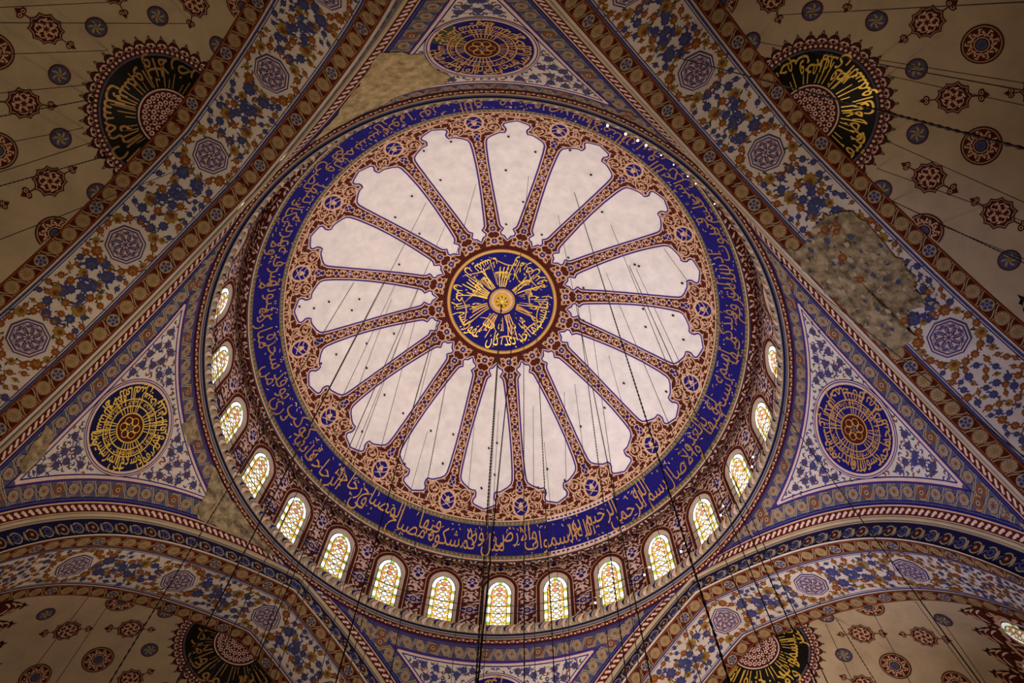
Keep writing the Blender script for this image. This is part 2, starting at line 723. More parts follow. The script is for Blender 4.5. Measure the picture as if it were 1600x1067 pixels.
def vermicular(art, test, box, d, seed, mat='beige', w=.05, layer=2, tries=4000, mirror=False, L=None):
    """dense branching leaf work"""
    g = random.Random(seed)
    L = L or d * 1.35
    for x, y in scatter(test, box, d, tries, seed):
        a = g.uniform(0, 2 * pi)
        b = g.choice((-.8, .8))
        for m in ((1, -1) if mirror else (1,)):
            if m == 1:
                art.leaf(x - cos(a) * L * .4, y - sin(a) * L * .4, a, L, w, mat, layer, b)
                art.leaf(x, y, a + 2.1, L * .55, w * .8, mat, layer, -b)
            else:
                art.leaf(-(x - cos(a) * L * .4), y - sin(a) * L * .4, pi - a, L, w, mat, layer, -b)
                art.leaf(-x, y, pi - a - 2.1, L * .55, w * .8, mat, layer, b)


def rosette(r, ring_mat, fill, heart, out='red_brown'):
    a = Art()
    a.disc(0, 0, r * 1.16, out, 3, n=18)
    a.disc(0, 0, r * .98, ring_mat, 4, n=24, lobes=10, amp=.05)
    a.ring(0, 0, r * .66, r * .10, fill, 5, n=18)
    a.disc(0, 0, r * .42, heart, 5, lobes=6, amp=.18)
    return a


def border_strip(length, width, pitch, ground, leaf, line, disc_a, disc_b, start=0.0, every=4, edge=None, flower='flower'):
    """running border: u from start to length, w from 0 to width"""
    a = Art()
    nu = max(2, int((length - start) / .25))
    a.rect(start, length, 0, width, ground, 1, nu, 1)
    for w0 in (.05, width - .05):
        a.rect(start, length, w0 - .022, w0 + .022, line, 2, nu, 1)
    k = 0
    u = start + pitch * .5
    r = min(pitch, width) * .36
    c = width / 2
    while u < length - pitch * .4:
        if k % every == every - 1:
            if flower == 'flower':
                for j in range(8):
                    t = j * pi / 4
                    a.disc(u + r * .72 * cos(t), c + r * .72 * sin(t), r * .34, disc_b, 4, n=8)
                a.disc(u, c, r * .62, ground, 5, n=10)
                a.disc(u, c, r * .44, disc_a, 6, n=10)
                a.disc(u, c, r * .2, 'red_brown', 7, n=8)
            else:
                a.disc(u, c, r * 1.15, 'red_brown', 3, n=16)
                a.disc(u, c, r * .98, disc_a, 4, n=16)
                for j in range(5):
                    t = j * 2 * pi / 5
                    a.disc(u + r * .55 * cos(t), c + r * .55 * sin(t), r * .27, 'steel_blue', 5, n=8)
                a.disc(u, c, r * .22, 'steel_blue', 5, n=8)
        else:
            a.disc(u, c, r * 1.14, line, 3, n=16)
            a.disc(u, c, r * .98, disc_a, 4, lobes=9, amp=.05)
            a.ring(u, c, r * .6, r * .10, leaf, 5, n=12)
            a.disc(u, c, r * .28, disc_b, 5, n=8)
            for j in range(9):
                t = j * 2 * pi / 9
                a.disc(u + r * .80 * cos(t), c + r * .80 * sin(t), r * .085, line, 6, n=5)
                a.leaf(u + r * .3 * cos(t), c + r * .3 * sin(t), t, r * .3, r * .07, line, 6, .3)
        for q in (-1, 1):
            for e_ in (-1, 1):
                a.leaf(u + e_ * pitch * .20, c + q * width * .26, (pi / 2 + e_ * .9) * q, .15, .05, leaf, 3, .5 * e_ * q)
        # S shaped double leaf between two discs
        um = u + pitch * .5
        t = np.linspace(-1, 1, 9)
        for off in (-.04, .04):
            px = um + off + pitch * .20 * np.sin(t * 1.5)
            py = c + t * width * .40
            a.stroke(np.stack([px, py], 1), .038, leaf, 3)
        u += pitch
        k += 1
    return a


def mapped(art, fx):
    """a copy of the art with its coordinates passed through fx"""
    b = Art()
    for v in art.v:
        x, y = fx(v[:, 0], v[:, 1])
        b.v.append(np.stack([x, y, v[:, 2]], 1))
    b.q = list(art.q)
    b.n = art.n
    return b

# ================================================================== THE DOME
AZR = -95.87                                   # azimuth of one rib
SECT = 22.5
petal_R = np.array([(3.37, 0.0), (3.50, .10), (3.60, .17), (3.66, .33), (3.80, .37), (3.93, .29), (4.02, .24), (4.12, .36), (4.22, .43), (4.45, .49),
                    (5.1, .63), (6.0, .82), (7.0, 1.01), (8.0, 1.17), (9.0, 1.29), (9.45, 1.32), (9.65, 1.28), (9.82, 1.12), (9.93, .95),
                    (10.03, .80), (10.07, .66), (10.06, .52), (10.20, .47), (10.38, .47), (10.52, .56), (10.64, .60), (10.76, .55), (10.84, .40),
                    (10.92, .20), (11.00, 0.0)])


def refine(p, step=.12):
    out = [p[0]]
    for a, b in zip(p[:-1], p[1:]):
        n = max(1, int(np.hypot(*(b - a)) / step))
        for k in range(1, n + 1):
            out.append(a + (b - a) * k / n)
    return np.array(out)


pr = refine(petal_R)
PT, PX = pr[:, 0], pr[:, 1]


def petal_half(t):
    return np.interp(t, petal_R[:21, 0].tolist() + petal_R[22:, 0].tolist(), petal_R[:21, 1].tolist() + petal_R[22:, 1].tolist())


petal = Art()
tt = np.unique(np.concatenate([np.linspace(3.37, 11.0, 90), [3.66, 3.93, 10.06, 10.07]]))
hh = petal_half(tt)
cols = np.linspace(-1, 1, 13)
petal.grid(hh[:, None] * cols[None, :], np.repeat(tt[:, None], 13, 1), 'plaster_white', 4)
outline = np.vstack([np.stack([PX, PT], 1), np.stack([-PX[::-1], PT[::-1]], 1)[1:-1]])


def grow(poly, d):
    n = np.roll(poly, -1, 0) - np.roll(poly, 1, 0)
    l = np.hypot(n[:, 0], n[:, 1])[:, None] + 1e-9
    nn = np.stack([n[:, 1], -n[:, 0]], 1) / l
    return poly + nn * d


sg = 1 if grow(outline, .1)[:, 0].max() > outline[:, 0].max() else -1
petal.stroke(grow(outline, .0 * sg), .08, 'purple', 6, closed=True)
petal.stroke(grow(outline, .065 * sg), .055, 'pale_pink', 5, closed=True)

rib = Art()
blue_flower = quatrefoil(.15)
for t0, r in ((3.30, .165), (4.02, .17)):
    rib.put(quatrefoil(r), 0, t0)
for s in (-1, 1):
    for hnd, yy in ((1, 3.18), (1, 3.42)):
        rib.ring(s * .30, yy, .12, .045, 'beige', 2, n=12)
    t = np.linspace(0, 1, 12)
    rib.stroke(np.stack([s * (.12 + .20 * np.sin(pi * t)), 3.45 + t * .42], 1), .05, 'beige', 3)
    rib.stroke(np.stack([s * (.42 * (1 - t) + .02), 3.06 + .10 * np.sin(pi * t)], 1), .045, 'beige', 3)
    rib.stroke(np.stack([s * (.14 * np.sin(pi * t)), 4.18 + t * .30], 1), .045, 'beige', 3)
u0, pitch = 4.46, .737
nlo = 7
for k in range(nlo):
    c = u0 + k * pitch
    rib.disc(0, c, .155, 'beige', 3, lobes=4, amp=.22, rot=0)
    rib.disc(0, c, .112, 'purple', 4, n=8)
    rib.disc(0, c, .066, 'pale_pink' if k % 3 else 'blue', 5, n=6)
    t = np.linspace(0, 1, 12)
    for s in (-1, 1):
        rib.stroke(np.stack([s * .165 * np.sin(pi * t) ** .8 * (1 - .2 * t), c + .10 + t * (pitch - .20)], 1), .042, 'beige', 3)
        rib.leaf(s * .02, c + pitch * .36, pi / 2 - s * 1.0, .22, .075, 'beige', 3, s * .6)
        rib.leaf(s * .02, c + pitch * .62, pi / 2 - s * 1.2, .18, .06, 'beige', 3, -s * .6)
rib.disc(0, 9.60, .17, 'beige', 3, ry=.11, n=12)
rib.disc(0, 9.60, .12, 'blue', 4, ry=.075, n=10)
rib.disc(0, 9.86, .20, 'beige', 3, ry=.24, n=14)
rib.disc(0, 9.86, .155, 'blue', 4, ry=.20, n=14)
for s in (-1, 1):
    t = np.linspace(-1, 1, 7)
    rib.stroke(np.stack([s * .13 * t, 9.86 + .16 * t], 1), .03, 'beige', 5)
# the large blue rose where the rib meets the rim
RY = 10.86
rib.disc(0, RY, .44, 'beige', 3, ry=.60, lobes=12, amp=.06)
rib.disc(0, RY, .34, 'blue', 4, ry=.48, n=22)
rib.fan([(-.11, RY - .06), (0, RY - .26), (.11, RY - .06), (.12, RY + .10), (.05, RY + .04), (0, RY + .14), (-.05, RY + .04), (-.12, RY + .10)], 'beige', 5)
for s in (-1, 1):
    t = np.linspace(0, 1, 14)
    rib.stroke(np.stack([s * (.34 * np.cos(t * 2.4 - .2)), RY - .20 + .50 * t], 1), .045, 'beige', 5)
    rib.stroke(np.stack([s * (.02 + .22 * np.sin(t * pi)), RY - .48 + .34 * t], 1), .04, 'beige', 5)
    # scrolls beside the rose
    rib.ring(s * .80, RY - .42, .30, .055, 'beige', 3, n=20, ry=.36)
    rib.ring(s * .66, RY + .06, .26, .05, 'beige', 3, n=20, ry=.24)
    rib.put(curl(.17, hand=s, w=.045), s * .82, RY - .48, rot=1.0)
    rib.put(curl(.13, hand=-s, w=.04), s * .66, RY + .06, rot=2.0)
    rib.put(curl(.15, hand=s, w=.045), s * .30, RY - .74, rot=.4)
    rib.put(curl(.13, hand=-s, w=.04), s * 1.02, RY - .72, rot=2.4)
    for k, (x, y, a) in enumerate(((.45, RY - .55, 1.9), (.50, RY + .38, .3), (.98, RY - .1, 1.1), (1.15, RY - .45, -.5), (.25, RY - .9, 2.6))):
        rib.leaf(s * x, y, a if s > 0 else pi - a, .30, .10, 'beige', 3, .7 * s)
    # undulating frieze along the rim
    x = np.linspace(.0, 1.95, 34)
    rib.stroke(np.stack([s * x, 11.38 + .13 * np.cos(x * 5.6)], 1), .055, 'beige', 3)
    rib.stroke(np.stack([s * x, 11.28 - .14 * np.cos(x * 5.6 + .8)], 1), .035, 'beige', 3)
    for k in range(8):
        xx = .2 + k * .235
        rib.leaf(s * xx, 11.34, (1.2 if k % 2 else -1.2) if s > 0 else pi - (1.2 if k % 2 else -1.2), .22, .075, 'beige', 3, .6 * s)
    rib.stroke(np.stack([s * np.linspace(1.0, 1.93, 10), 11.16 + .08 * np.sin(np.linspace(0, pi, 10))], 1), .06, 'beige', 3)


def rim_test(x, y):
    if y < 9.75 or y > 11.58 or abs(x) > 1.93:
        return False
    if (x / .48) ** 2 + ((y - RY) / .64) ** 2 < 1 or (abs(x) < .26 and y < 10.15):
        return False
    half = SECT / 2 * pi / 180 * RS * sin(y / RS)
    return (half - abs(x)) > petal_half(y) + .13 if y < 11.0 else True


vermicular(rib, rim_test, (0.0, 1.95, 9.7, 11.6), .29, 3, w=.05, mirror=True, tries=1200, L=.24)

ring = Art()                                   # everything that runs round the dome, u = azimuth, w = distance from the crown


def dome_ring(t0, t1, mat, layer, n=360, m=1):
    U, W = np.meshgrid(np.linspace(0, 2 * pi, n + 1), np.linspace(t0, t1, m + 1))
    ring.grid(U, W, mat, layer)


dome_ring(0.05, 13.74, 'red_brown', 0, 480, 70)
dome_ring(11.56, 11.63, 'beige', 4)
dome_ring(11.63, 11.86, 'grey_green', 4)
dome_ring(11.86, 13.47, 'blue', 4, 480, 6)
dome_ring(13.47, 13.70, 'grey_green', 4)
dome_ring(13.68, 13.76, 'beige', 6)
dome_ring(2.86, 2.96, 'red_brown', 6)
for k in range(320):
    a = 2 * pi * k / 320
    for tb in (11.745, 13.585):
        R = RS * sin(tb / RS)
        ring.fan([(a - .05 / R, tb), (a, tb - .06), (a + .05 / R, tb), (a, tb + .06)], 'olive_beige' if k % 2 else 'dull_gold', 5)
        ring.fan([(a + .10 / R, tb - .07), (a + .13 / R, tb - .09), (a + .16 / R, tb - .05), (a + .13 / R, tb - .03)], 'black', 5)
# the renewed strip of the border, pale chain links
for k in range(16):
    for tb in (11.745, 13.585):
        a = radians(57 + k * 1.25)
        R = RS * sin(tb / RS)
        ring.rect(a, a + radians(1.3), tb - .115, tb + .115, 'pale_pink', 6, 1, 1)
        ring.disc(a + radians(.62), tb, .085 / R, 'grey_purple', 7, ry=.055, n=10)
        ring.disc(a + radians(.62), tb, .05 / R, 'red_brown', 8, ry=.025, n=8)

T1 = 'بسم الله الرحمن الرحيم الله نور السموات والارض مثل نوره كمشكوة فيها مصباح المصباح فى زجاجة الزجاجة'
T2 = ('كأنها كوكب درى يوقد من شجرة مباركة زيتونة لا شرقية ولا غربية يكاد زيتها يضئ ولو لم تمسسه نار نور على نور يهدى الله لنوره من يشاء '
      'ويضرب الله الأمثال للناس والله بكل شئ عليم فى بيوت أذن الله أن ترفع ويذكر فيها اسمه يسبح له فيها بالغدو والآصال')
txt = Art()
run_text(txt, T1, radians(43), radians(146), (13.22, 12.70), 1.36, 'gold', 8, True, thin=-.004, gap=-.05)
run_text(txt, T2, radians(147), radians(401), (13.22, 12.70), 1.32, 'dull_gold', 8, True, thin=-.004, gap=-.05)
g = random.Random(5)
for k in range(420):                            # vowel marks and specks between the letters
    a = g.uniform(0, 2 * pi)
    t0 = g.choice((12.02, 12.10, 12.2, 13.32, 12.9))
    txt.leaf(100 + a * 10.5, t0 + g.uniform(-.06, .06), g.uniform(0, 6.3), g.uniform(.08, .2), .035, 'gold' if g.random() < .5 else 'pale_pink', 8, .6)
marks = Art()
marks.v, marks.q, marks.n = [], [], 0

items = []
for k in range(16):
    items.append((rib, dome_fn(AZR + k * SECT)))
    items.append((petal, dome_fn(AZR + (k + .5) * SECT)))


def split_text(art):
    return art


lett, spec = Art(), Art()
lett = txt
items.append((ring, dome_polar))


def band_fn(u, w):
    # letters come in radians, marks in metres along the band
    th = np.where(u > 50, (u - 100) / 10.5, u)
    return dome_polar(th, w)


items.append((lett, band_fn))
ceiling = merge_build('ceiling', items)
tag(ceiling, 'main dome with sixteen white petals between red and blue ribs inside a blue band of gold lettering', kind='structure')

# ------------------------------------------------------------------ calligraphy roundel in the crown
med = Art()
U, W = np.meshgrid(np.linspace(0, 2 * pi, 121), np.linspace(.3, 2.66, 12))
med.grid(U, W, 'blue', 9)
MT = 'بسم الله الرحمن الرحيم ان الله يمسك السموات والارض ان تزولا ولئن زالتا ان امسكهما من احد من بعده انه كان حليما غفورا'
run_text(med, MT, radians(150), radians(505), (2.40, 1.62), 1.02, 'bright_gold', 13, True, thin=.0, gap=.0)
for k in range(20):                             # tall shafts fanning out of the boss
    a = radians(150 + 18 * k + g.uniform(-4, 4))
    if k in (3, 9, 14):
        continue
    t = np.linspace(0, 1, 10)
    med.stroke(np.stack([a + .05 * np.sin(t * 2) * (1 if k % 2 else -1), .80 + t * g.uniform(.55, 1.2)], 1), 0.0001, 'gold', 13)
for k in range(40):
    a = g.uniform(0, 2 * pi)
    r = g.choice((.95, 2.48, 1.9))
    med.disc(a, r, .035 / r, 'gold', 13, ry=.035, n=6)


def shafts():
    a_ = Art()
    gg = random.Random(2)
    for c, n, sp in ((25, 5, .085), (75, 4, .10), (120, 3, .12), (165, 4, .12), (205, 6, .085), (240, 3, .12), (275, 4, .11), (325, 4, .11)):
        for k in range(n):
            a = radians(c) + (k - n / 2) * sp
            r1 = gg.uniform(1.5, 2.25)
            t = np.linspace(0, 1, 8)
            rr = .78 + (r1 - .78) * t
            aa = a + .10 * t * gg.choice((-1, 1))
            a_.stroke(np.stack([rr * np.cos(aa), rr * np.sin(aa)], 1), .05, 'bright_gold' if c > 180 else 'gold', 14)  # upper shafts brighter: glare put into the gold colour
    for c, r_, am in ((20, 2.45, .5), (60, 2.45, .55), (100, 1.7, .5), (145, 2.45, .55), (180, 1.9, .5), (215, 2.45, .55), (255, 2.5, .5), (285, 2.0, .6), (300, 2.45, .55), (330, 1.8, .4), (350, 2.45, .55)):
        t = np.linspace(0, 1, 16)
        aa = radians(c) + t * .75
        rr = r_ - am * np.sin(t * 2.6)
        a_.stroke(np.stack([rr * np.cos(aa), rr * np.sin(aa)], 1), .055 * np.sin(pi * np.clip(t, .08, .95)) + .015, 'gold', 14)
    return a_


root = empty('calligraphy_roundel', (0, 0, ZS + RS - .1))
tag(root, 'round blue calligraphy roundel with gold letters at the centre of the main dome', 'roundel')


def shift(fn, c):
    c = np.array(c, float)

    def f(x, y):
        P, N = fn(x, y)
        return P - c, N
    return f


CL = tuple(root.location)
merge_build('lettered_disc', [(med, shift(dome_polar, CL)), (shafts(), shift(dome_flat, CL))], root)
prof = [(2.66, 43.0), (2.66, 0), (2.70, -.06), (2.78, -.09), (2.84, -.05), (2.86, 0)]


def ring_mesh(name, r0, r1, h, mat, parent, base=None, n=96):
    """a moulded ring hugging the dome"""
    a = Art()
    pr_ = [(r0, 0), (r0 + (r1 - r0) * .2, h), (r0 + (r1 - r0) * .5, h * 1.25), (r0 + (r1 - r0) * .8, h), (r1, 0)]
    th = np.linspace(0, 2 * pi, n + 1)
    U = np.tile(th, (5, 1))
    Wd = np.array([[p[0]] * (n + 1) for p in pr_])
    a.grid(U, Wd, mat, 0)
    lay = np.repeat([p[1] / EPS + 8 for p in pr_], n + 1)
    a.v[0][:, 2] = lay
    return merge_build(name, [(a, shift(dome_polar, CL))], parent)


ring_mesh('gilded_rim', 2.66, 2.84, .06, 'gold', root)
ring_mesh('boss_ring', .55, .68, .08, 'gold', root, n=48)
b = Art()
b.grid(*np.meshgrid(np.linspace(0, 2 * pi, 49), np.linspace(.38, .58, 3)), 'pale_pink', 11)
merge_build('boss_collar', [(b, shift(dome_polar, CL))], root)
ring_mesh('boss_inner_ring', .36, .45, .10, 'bright_gold', root, n=40)
b = Art()
th = np.linspace(0, 2 * pi, 41)
rr = np.array([.38, .34, .26, .16, .06, .001])
hh_ = np.array([10, 22, 34, 42, 46, 47.])
b.grid(np.tile(th, (6, 1)), np.tile(rr[:, None], (1, 41)), 'bright_gold', 0)
b.v[0][:, 2] = np.repeat(hh_, 41)
boss = merge_build('boss', [(b, shift(dome_polar, CL))], root)
b = Art()
for k in range(8):
    a = k * pi / 4
    b.disc(.26 * cos(a), .26 * sin(a), .045, 'black', 38, n=8)
    b.leaf(.08 * cos(a), .08 * sin(a), a, .12, .03, 'black', 44, .4)
boss_holes = merge_build('boss_piercing', [(b, shift(dome_flat, CL))], boss)

# ================================================================== DRUM WALL AND WINDOWS
NW = 28
BAY = 2 * pi * RD / NW
HB = BAY / 2
ZB, ZT = 33.02, 38.45


def arch_outline(hw, spring, crown, bottom, n=14, full=0.0):
    """pointed arch, left foot to right foot"""
    # two arcs: centre on the springing line
    rise = crown - spring
    e = (rise ** 2 - hw ** 2) / (2 * hw)
    R = hw + e
    th1 = math.acos(max(-1, min(1, e / R)))
    right = []
    for f in np.linspace(0, 1, n):
        t = f * th1
        x0, z0 = R * cos(t) - e, spring + R * sin(t)
        x1, z1 = hw * cos(f * pi / 2), spring + rise * sin(f * pi / 2)
        right.append((x0 * (1 - full) + x1 * full, z0 * (1 - full) + z1 * full))
    pts = [(-hw, bottom), (-hw, (bottom + spring) / 2)] + [(-x, z) for x, z in right] + [(x, z) for x, z in right[::-1][1:]] + [(hw, (bottom + spring) / 2), (hw, bottom)]
    return np.array(pts)


hole = arch_outline(.70, 36.40, 37.46, 33.20, full=.55)
bay = Art()


def outer_of(p):
    x, z = p
    if z <= 36.45:
        return (math.copysign(HB, x), z)
    a = atan2(z - 36.45, abs(x))
    k = min(HB / max(cos(a), 1e-6), (ZT - 36.45) / max(sin(a), 1e-6))
    return (math.copysign(k * cos(a), x) if abs(x) > 1e-6 else 0.0, 36.45 + k * sin(a))


outer = np.array([outer_of(p) for p in hole])
# corner points of the bay have to be hit exactly
for sgn in (-1, 1):
    i = np.argmin(np.hypot(outer[:, 0] - sgn * HB, outer[:, 1] - ZT))
    outer[i] = (sgn * HB, ZT)
K = 5
lam = np.linspace(0, 1, K + 1)[:, None]
bay.grid(hole[None, :, 0] * (1 - lam) + outer[None, :, 0] * lam, hole[None, :, 1] * (1 - lam) + outer[None, :, 1] * lam, 'red_brown', 0)
bay.rect(-HB, HB, ZB, 33.20, 'red_brown', 0, 6, 1)
bay.stroke(arch_outline(.88, 36.45, 37.70, 33.3, full=.4), .035, 'beige', 3)
# blue bud over the window
bay.disc(0, 38.08, .25, 'beige', 4, lobes=4, amp=.16, rot=pi / 4)
bay.fan([(0, 37.90), (.13, 38.02), (.14, 38.13), (0, 38.32), (-.14, 38.13), (-.13, 38.02)], 'blue', 5)
for s in (-1, 1):
    bay.put(curl(.17, hand=s, w=.05), s * .48, 38.0)
    bay.leaf(s * .2, 38.3, 0.1 if s > 0 else pi - .1, .5, .09, 'beige', 4, -.2 * s)
    bay.leaf(s * .2, 37.86, -.3 if s > 0 else pi + .3, .5, .08, 'beige', 4, .4 * s)


def bay_test(x, z):
    if z > 38.40 or z < 33.1 or abs(x) > HB:
        return False
    p = abs(x)
    o = 1.0 if z < 36.45 else sqrt(max(0, 1.0 - ((z - 36.45) / 1.38) ** 2))
    if p < o and z < 37.8:
        return False
    q = HB - p
    for cz, rx, rz in ((38.15, .16, .30), (36.80, .27, .52), (34.75, .5, .40)):
        if (q / rx) ** 2 + ((z - cz) / rz) ** 2 < 1:
            return False
    return not (p < .28 and z > 37.75)


vermicular(bay, bay_test, (-HB, HB, 33.1, 38.4), .19, 11, 'pale_pink', w=.075, tries=5000, L=.27)
for s in (-1, 1):                                # four painted strips of wall ends: half motifs on both bay edges
    cx = s * HB
    if s > 0:
        bay.disc(cx, 38.15, .15, 'beige', 4, ry=.30, n=14)
        bay.ring(cx, 38.15, .09, .05, 'purple', 5, n=14, ry=.20)
        bay.disc(cx, 38.33, .05, 'blue', 6, n=6)
        bay.disc(cx, 36.82, .29, 'pale_pink', 4, ry=.52, lobes=8, amp=.08)
        for (dx, dz, rx, rz) in ((0, .26, .15, .15), (0, -.20, .12, .15), (.15, .02, .10, .10), (-.15, .02, .10, .10)):
            bay.disc(cx + dx, 36.84 + dz, rx, 'blue', 5, ry=rz, n=10)
        bay.disc(cx, 37.06, .06, 'pale_pink', 6, n=8)
        bay.disc(cx, 36.86, .05, 'pale_pink', 6, n=8)
        bay.disc(cx, 35.80, .16, 'pale_pink', 4, lobes=4, amp=.35)
        bay.fan([(cx - .47, 34.80), (cx - .25, 34.99), (cx, 35.16), (cx + .25, 34.99), (cx + .47, 34.80), (cx + .25, 34.58), (cx, 34.46), (cx - .25, 34.58)], 'pale_pink', 4)
        for k in (-1, 1):
            bay.disc(cx + k * .30, 34.80, .13, 'blue', 5, ry=.10, n=10)
            bay.leaf(cx + k * .05, 35.05, pi / 2 - k * 1.2, .25, .05, 'blue', 5, -k * .5)
            bay.leaf(cx + k * .05, 34.55, -pi / 2 + k * 1.2, .25, .05, 'blue', 5, k * .5)
        bay.ring(cx, 34.80, .13, .085, 'blue', 5, n=16, ry=.15)
        bay.disc(cx, 34.80, .05, 'blue', 5, n=8)
items = [(bay, drum_fn(90 - k * 360 / NW)) for k in range(NW)]
lf = lathe_fn([(11.12, 37.83), (11.30, 37.90), (11.7, 38.45)])
base_led, vl = Art(), Art()
base_led.grid(*np.meshgrid(np.linspace(0, 2 * pi, 241), np.linspace(0, lf.L[-1], 4)), 'red_brown', 0)
vermicular(vl, lambda x, y: True, (0, 2 * pi * 11.4, .03, lf.L[-1] - .03), .20, 17, 'pale_pink', w=.06, tries=16000, L=.26)
items.append((base_led, lf))
items.append((vl, lambda x, y: lf(x / 11.4, y)))
drum = merge_build('wall_drum', items)
tag(drum, kind='structure')

# --- one stained glass window, then its copies
glass_o = arch_outline(.57, 36.30, 37.24, 33.25, full=.9)
rev = Art()


def reveal_fn(x, zz):
    # zz carries depth in steps of 1000
    dep = np.round(zz / 100.0) / 10
    z = zz - dep * 1000
    R = RD + dep * .1
    e = np.stack([np.cos(-x / RD), np.sin(-x / RD), np.zeros_like(x)], 1)
    P = e * R[:, None]
    P[:, 2] = z + G
    return P, -e


mid_o = arch_outline(.66, 36.35, 37.34, 33.22, full=.7)
rows = [(hole, 0), (mid_o, .4), (glass_o, .9)]
rev.grid(np.array([r[0][:, 0] for r in rows]), np.array([r[0][:, 1] + 1000 * r[1] for r in rows]), 'frame_plaster', 0)
rev.stroke(hole + [0, 0], .03, 'pale_pink', 1)


def glass_fn(x, z):
    e = np.stack([np.cos(-x / RD), np.sin(-x / RD), np.zeros_like(x)], 1)
    P = e * (RD + .09)
    P[:, 2] = z + G
    return P, -e


def make_glass():
    a = Art()
    gl = glass_o
    m = len(gl) // 2
    L_, R_ = gl[:m + 1], gl[m:][::-1]
    lam = np.linspace(0, 1, 7)[:, None]
    a.grid(L_[None, :, 0] * (1 - lam) + R_[None, :, 0] * lam, L_[None, :, 1] * (1 - lam) + R_[None, :, 1] * lam, 'lead', 0)
    # border of long white and short coloured panes
    def cell(x0, x1, z0, z1, mat):
        a.rect(x0 + .012, x1 - .012, z0 + .012, z1 - .012, mat, 1)
    z = 33.27
    seq = [('glass_white', .36), ('glass_yellow', .15), ('glass_green', .12), ('glass_white', .38), ('glass_yellow', .15), ('glass_green', .12),
           ('glass_white', .42), ('glass_yellow', .15), ('glass_green', .12), ('glass_white', .44), ('glass_yellow', .14), ('glass_green', .14)]
    zz = 36.22
    for mat, h in seq[::-1]:
        if zz - h < 33.24:
            h = zz - 33.25
        if h < .05:
            break
        for s in (-1, 1):
            cell(min(s * .375, s * .545), max(s * .375, s * .545), zz - h, zz, mat)
        zz -= h
    o = arch_outline(.545, 36.20, 37.20, 33.25, 16, full=.9)[2:-2]
    i_ = arch_outline(.375, 36.20, 36.98, 33.25, 16, full=.9)[2:-2]
    n = len(o)
    brk = [0, 5, 10, 14, 17, 21, 26, n - 1]
    for k in range(len(brk) - 1):
        lo, hi = brk[k], min(brk[k + 1], n - 1)
        if hi <= lo:
            continue
        u = np.array([o[lo:hi + 1, 0], i_[lo:hi + 1, 0]])
        w = np.array([o[lo:hi + 1, 1], i_[lo:hi + 1, 1]])
        a.grid(u, w, 'glass_green' if k == 3 else 'glass_white', 1)
        a.stroke([o[hi], i_[hi]], .02, 'lead', 2)
    a.stroke(i_, .035, 'lead', 3)
    for s in (-1, 1):
        a.stroke([(s * .375, 33.25), (s * .375, 36.2)], .03, 'lead', 3)
    # inner field: yellow and pink ground with round panes
    ii = arch_outline(.36, 36.20, 36.95, 33.26, 16, full=.9)
    m = len(ii) // 2
    L_, R_ = ii[:m + 1], ii[m:][::-1]
    a.grid(L_[None, :, 0] * (1 - lam) + R_[None, :, 0] * lam, L_[None, :, 1] * (1 - lam) + R_[None, :, 1] * lam, 'glass_yellow', 1)

    def inside(x, z, r):
        if z < 33.26 + r:
            return False
        lim = .36 if z < 36.2 else .36 * sqrt(max(0, 1 - ((z - 36.2) / .68) ** 2))
        return abs(x) + r * .75 < lim + .03

    def round_pane(x, z, r, mat, lead=.028):
        if inside(x, z, r * .8):
            a.disc(x, z, r + lead, 'lead', 2, n=8, rot=pi / 8)
            a.disc(x, z, r, mat, 3, n=8, rot=pi / 8)
    pz = .40
    for s in (-1, 1):
        round_pane(s * .11, 36.80, .07, 'glass_white')
    for k in range(9):
        zc = 36.58 - k * pz
        top = k < 2  # panes below are whiter: sky glare put into their colour
        round_pane(0, zc, .115, 'glass_pink' if top else 'glass_white')
        for s in (-1, 1):
            round_pane(s * .215, zc - .02 + .08, .075, 'glass_white')
            round_pane(s * .12, zc - pz / 2, .075, 'glass_white')
            round_pane(s * .29, zc - pz / 2 - .02, .08, 'glass_pink' if k < 3 else 'glass_pale')
            round_pane(s * .215, zc - .12, .045, 'glass_yellow')
        round_pane(0, zc - pz / 2, .05, 'glass_yellow')
    return a


glass_art = make_glass()
win_fn_reveal = merge_build('window_1', [(rev, reveal_fn)])
tag(win_fn_reveal, 'pointed stained glass window of the drum in a splayed plaster frame', kind='structure')
glass_art = mapped(glass_art, lambda x, z: (x * 1.0, z))
pane = merge_build('pane', [(glass_art, glass_fn)], win_fn_reveal)
windows = []
for k in range(NW):
    az = 90 - k * 360 / NW
    if k == 0:
        w, p = win_fn_reveal, pane
    else:
        w = win_fn_reveal.copy()
        COL.objects.link(w)
        w.name = 'window_%d' % (k + 1)
        p = pane.copy()
        COL.objects.link(p)
        p.parent = w
    w.rotation_euler = (0, 0, radians(az))
    d = math.cos(radians(az - 40))
    p.color = (1.0 + .55 * max(0, d), 1, 1, 1)
    windows.append(w)

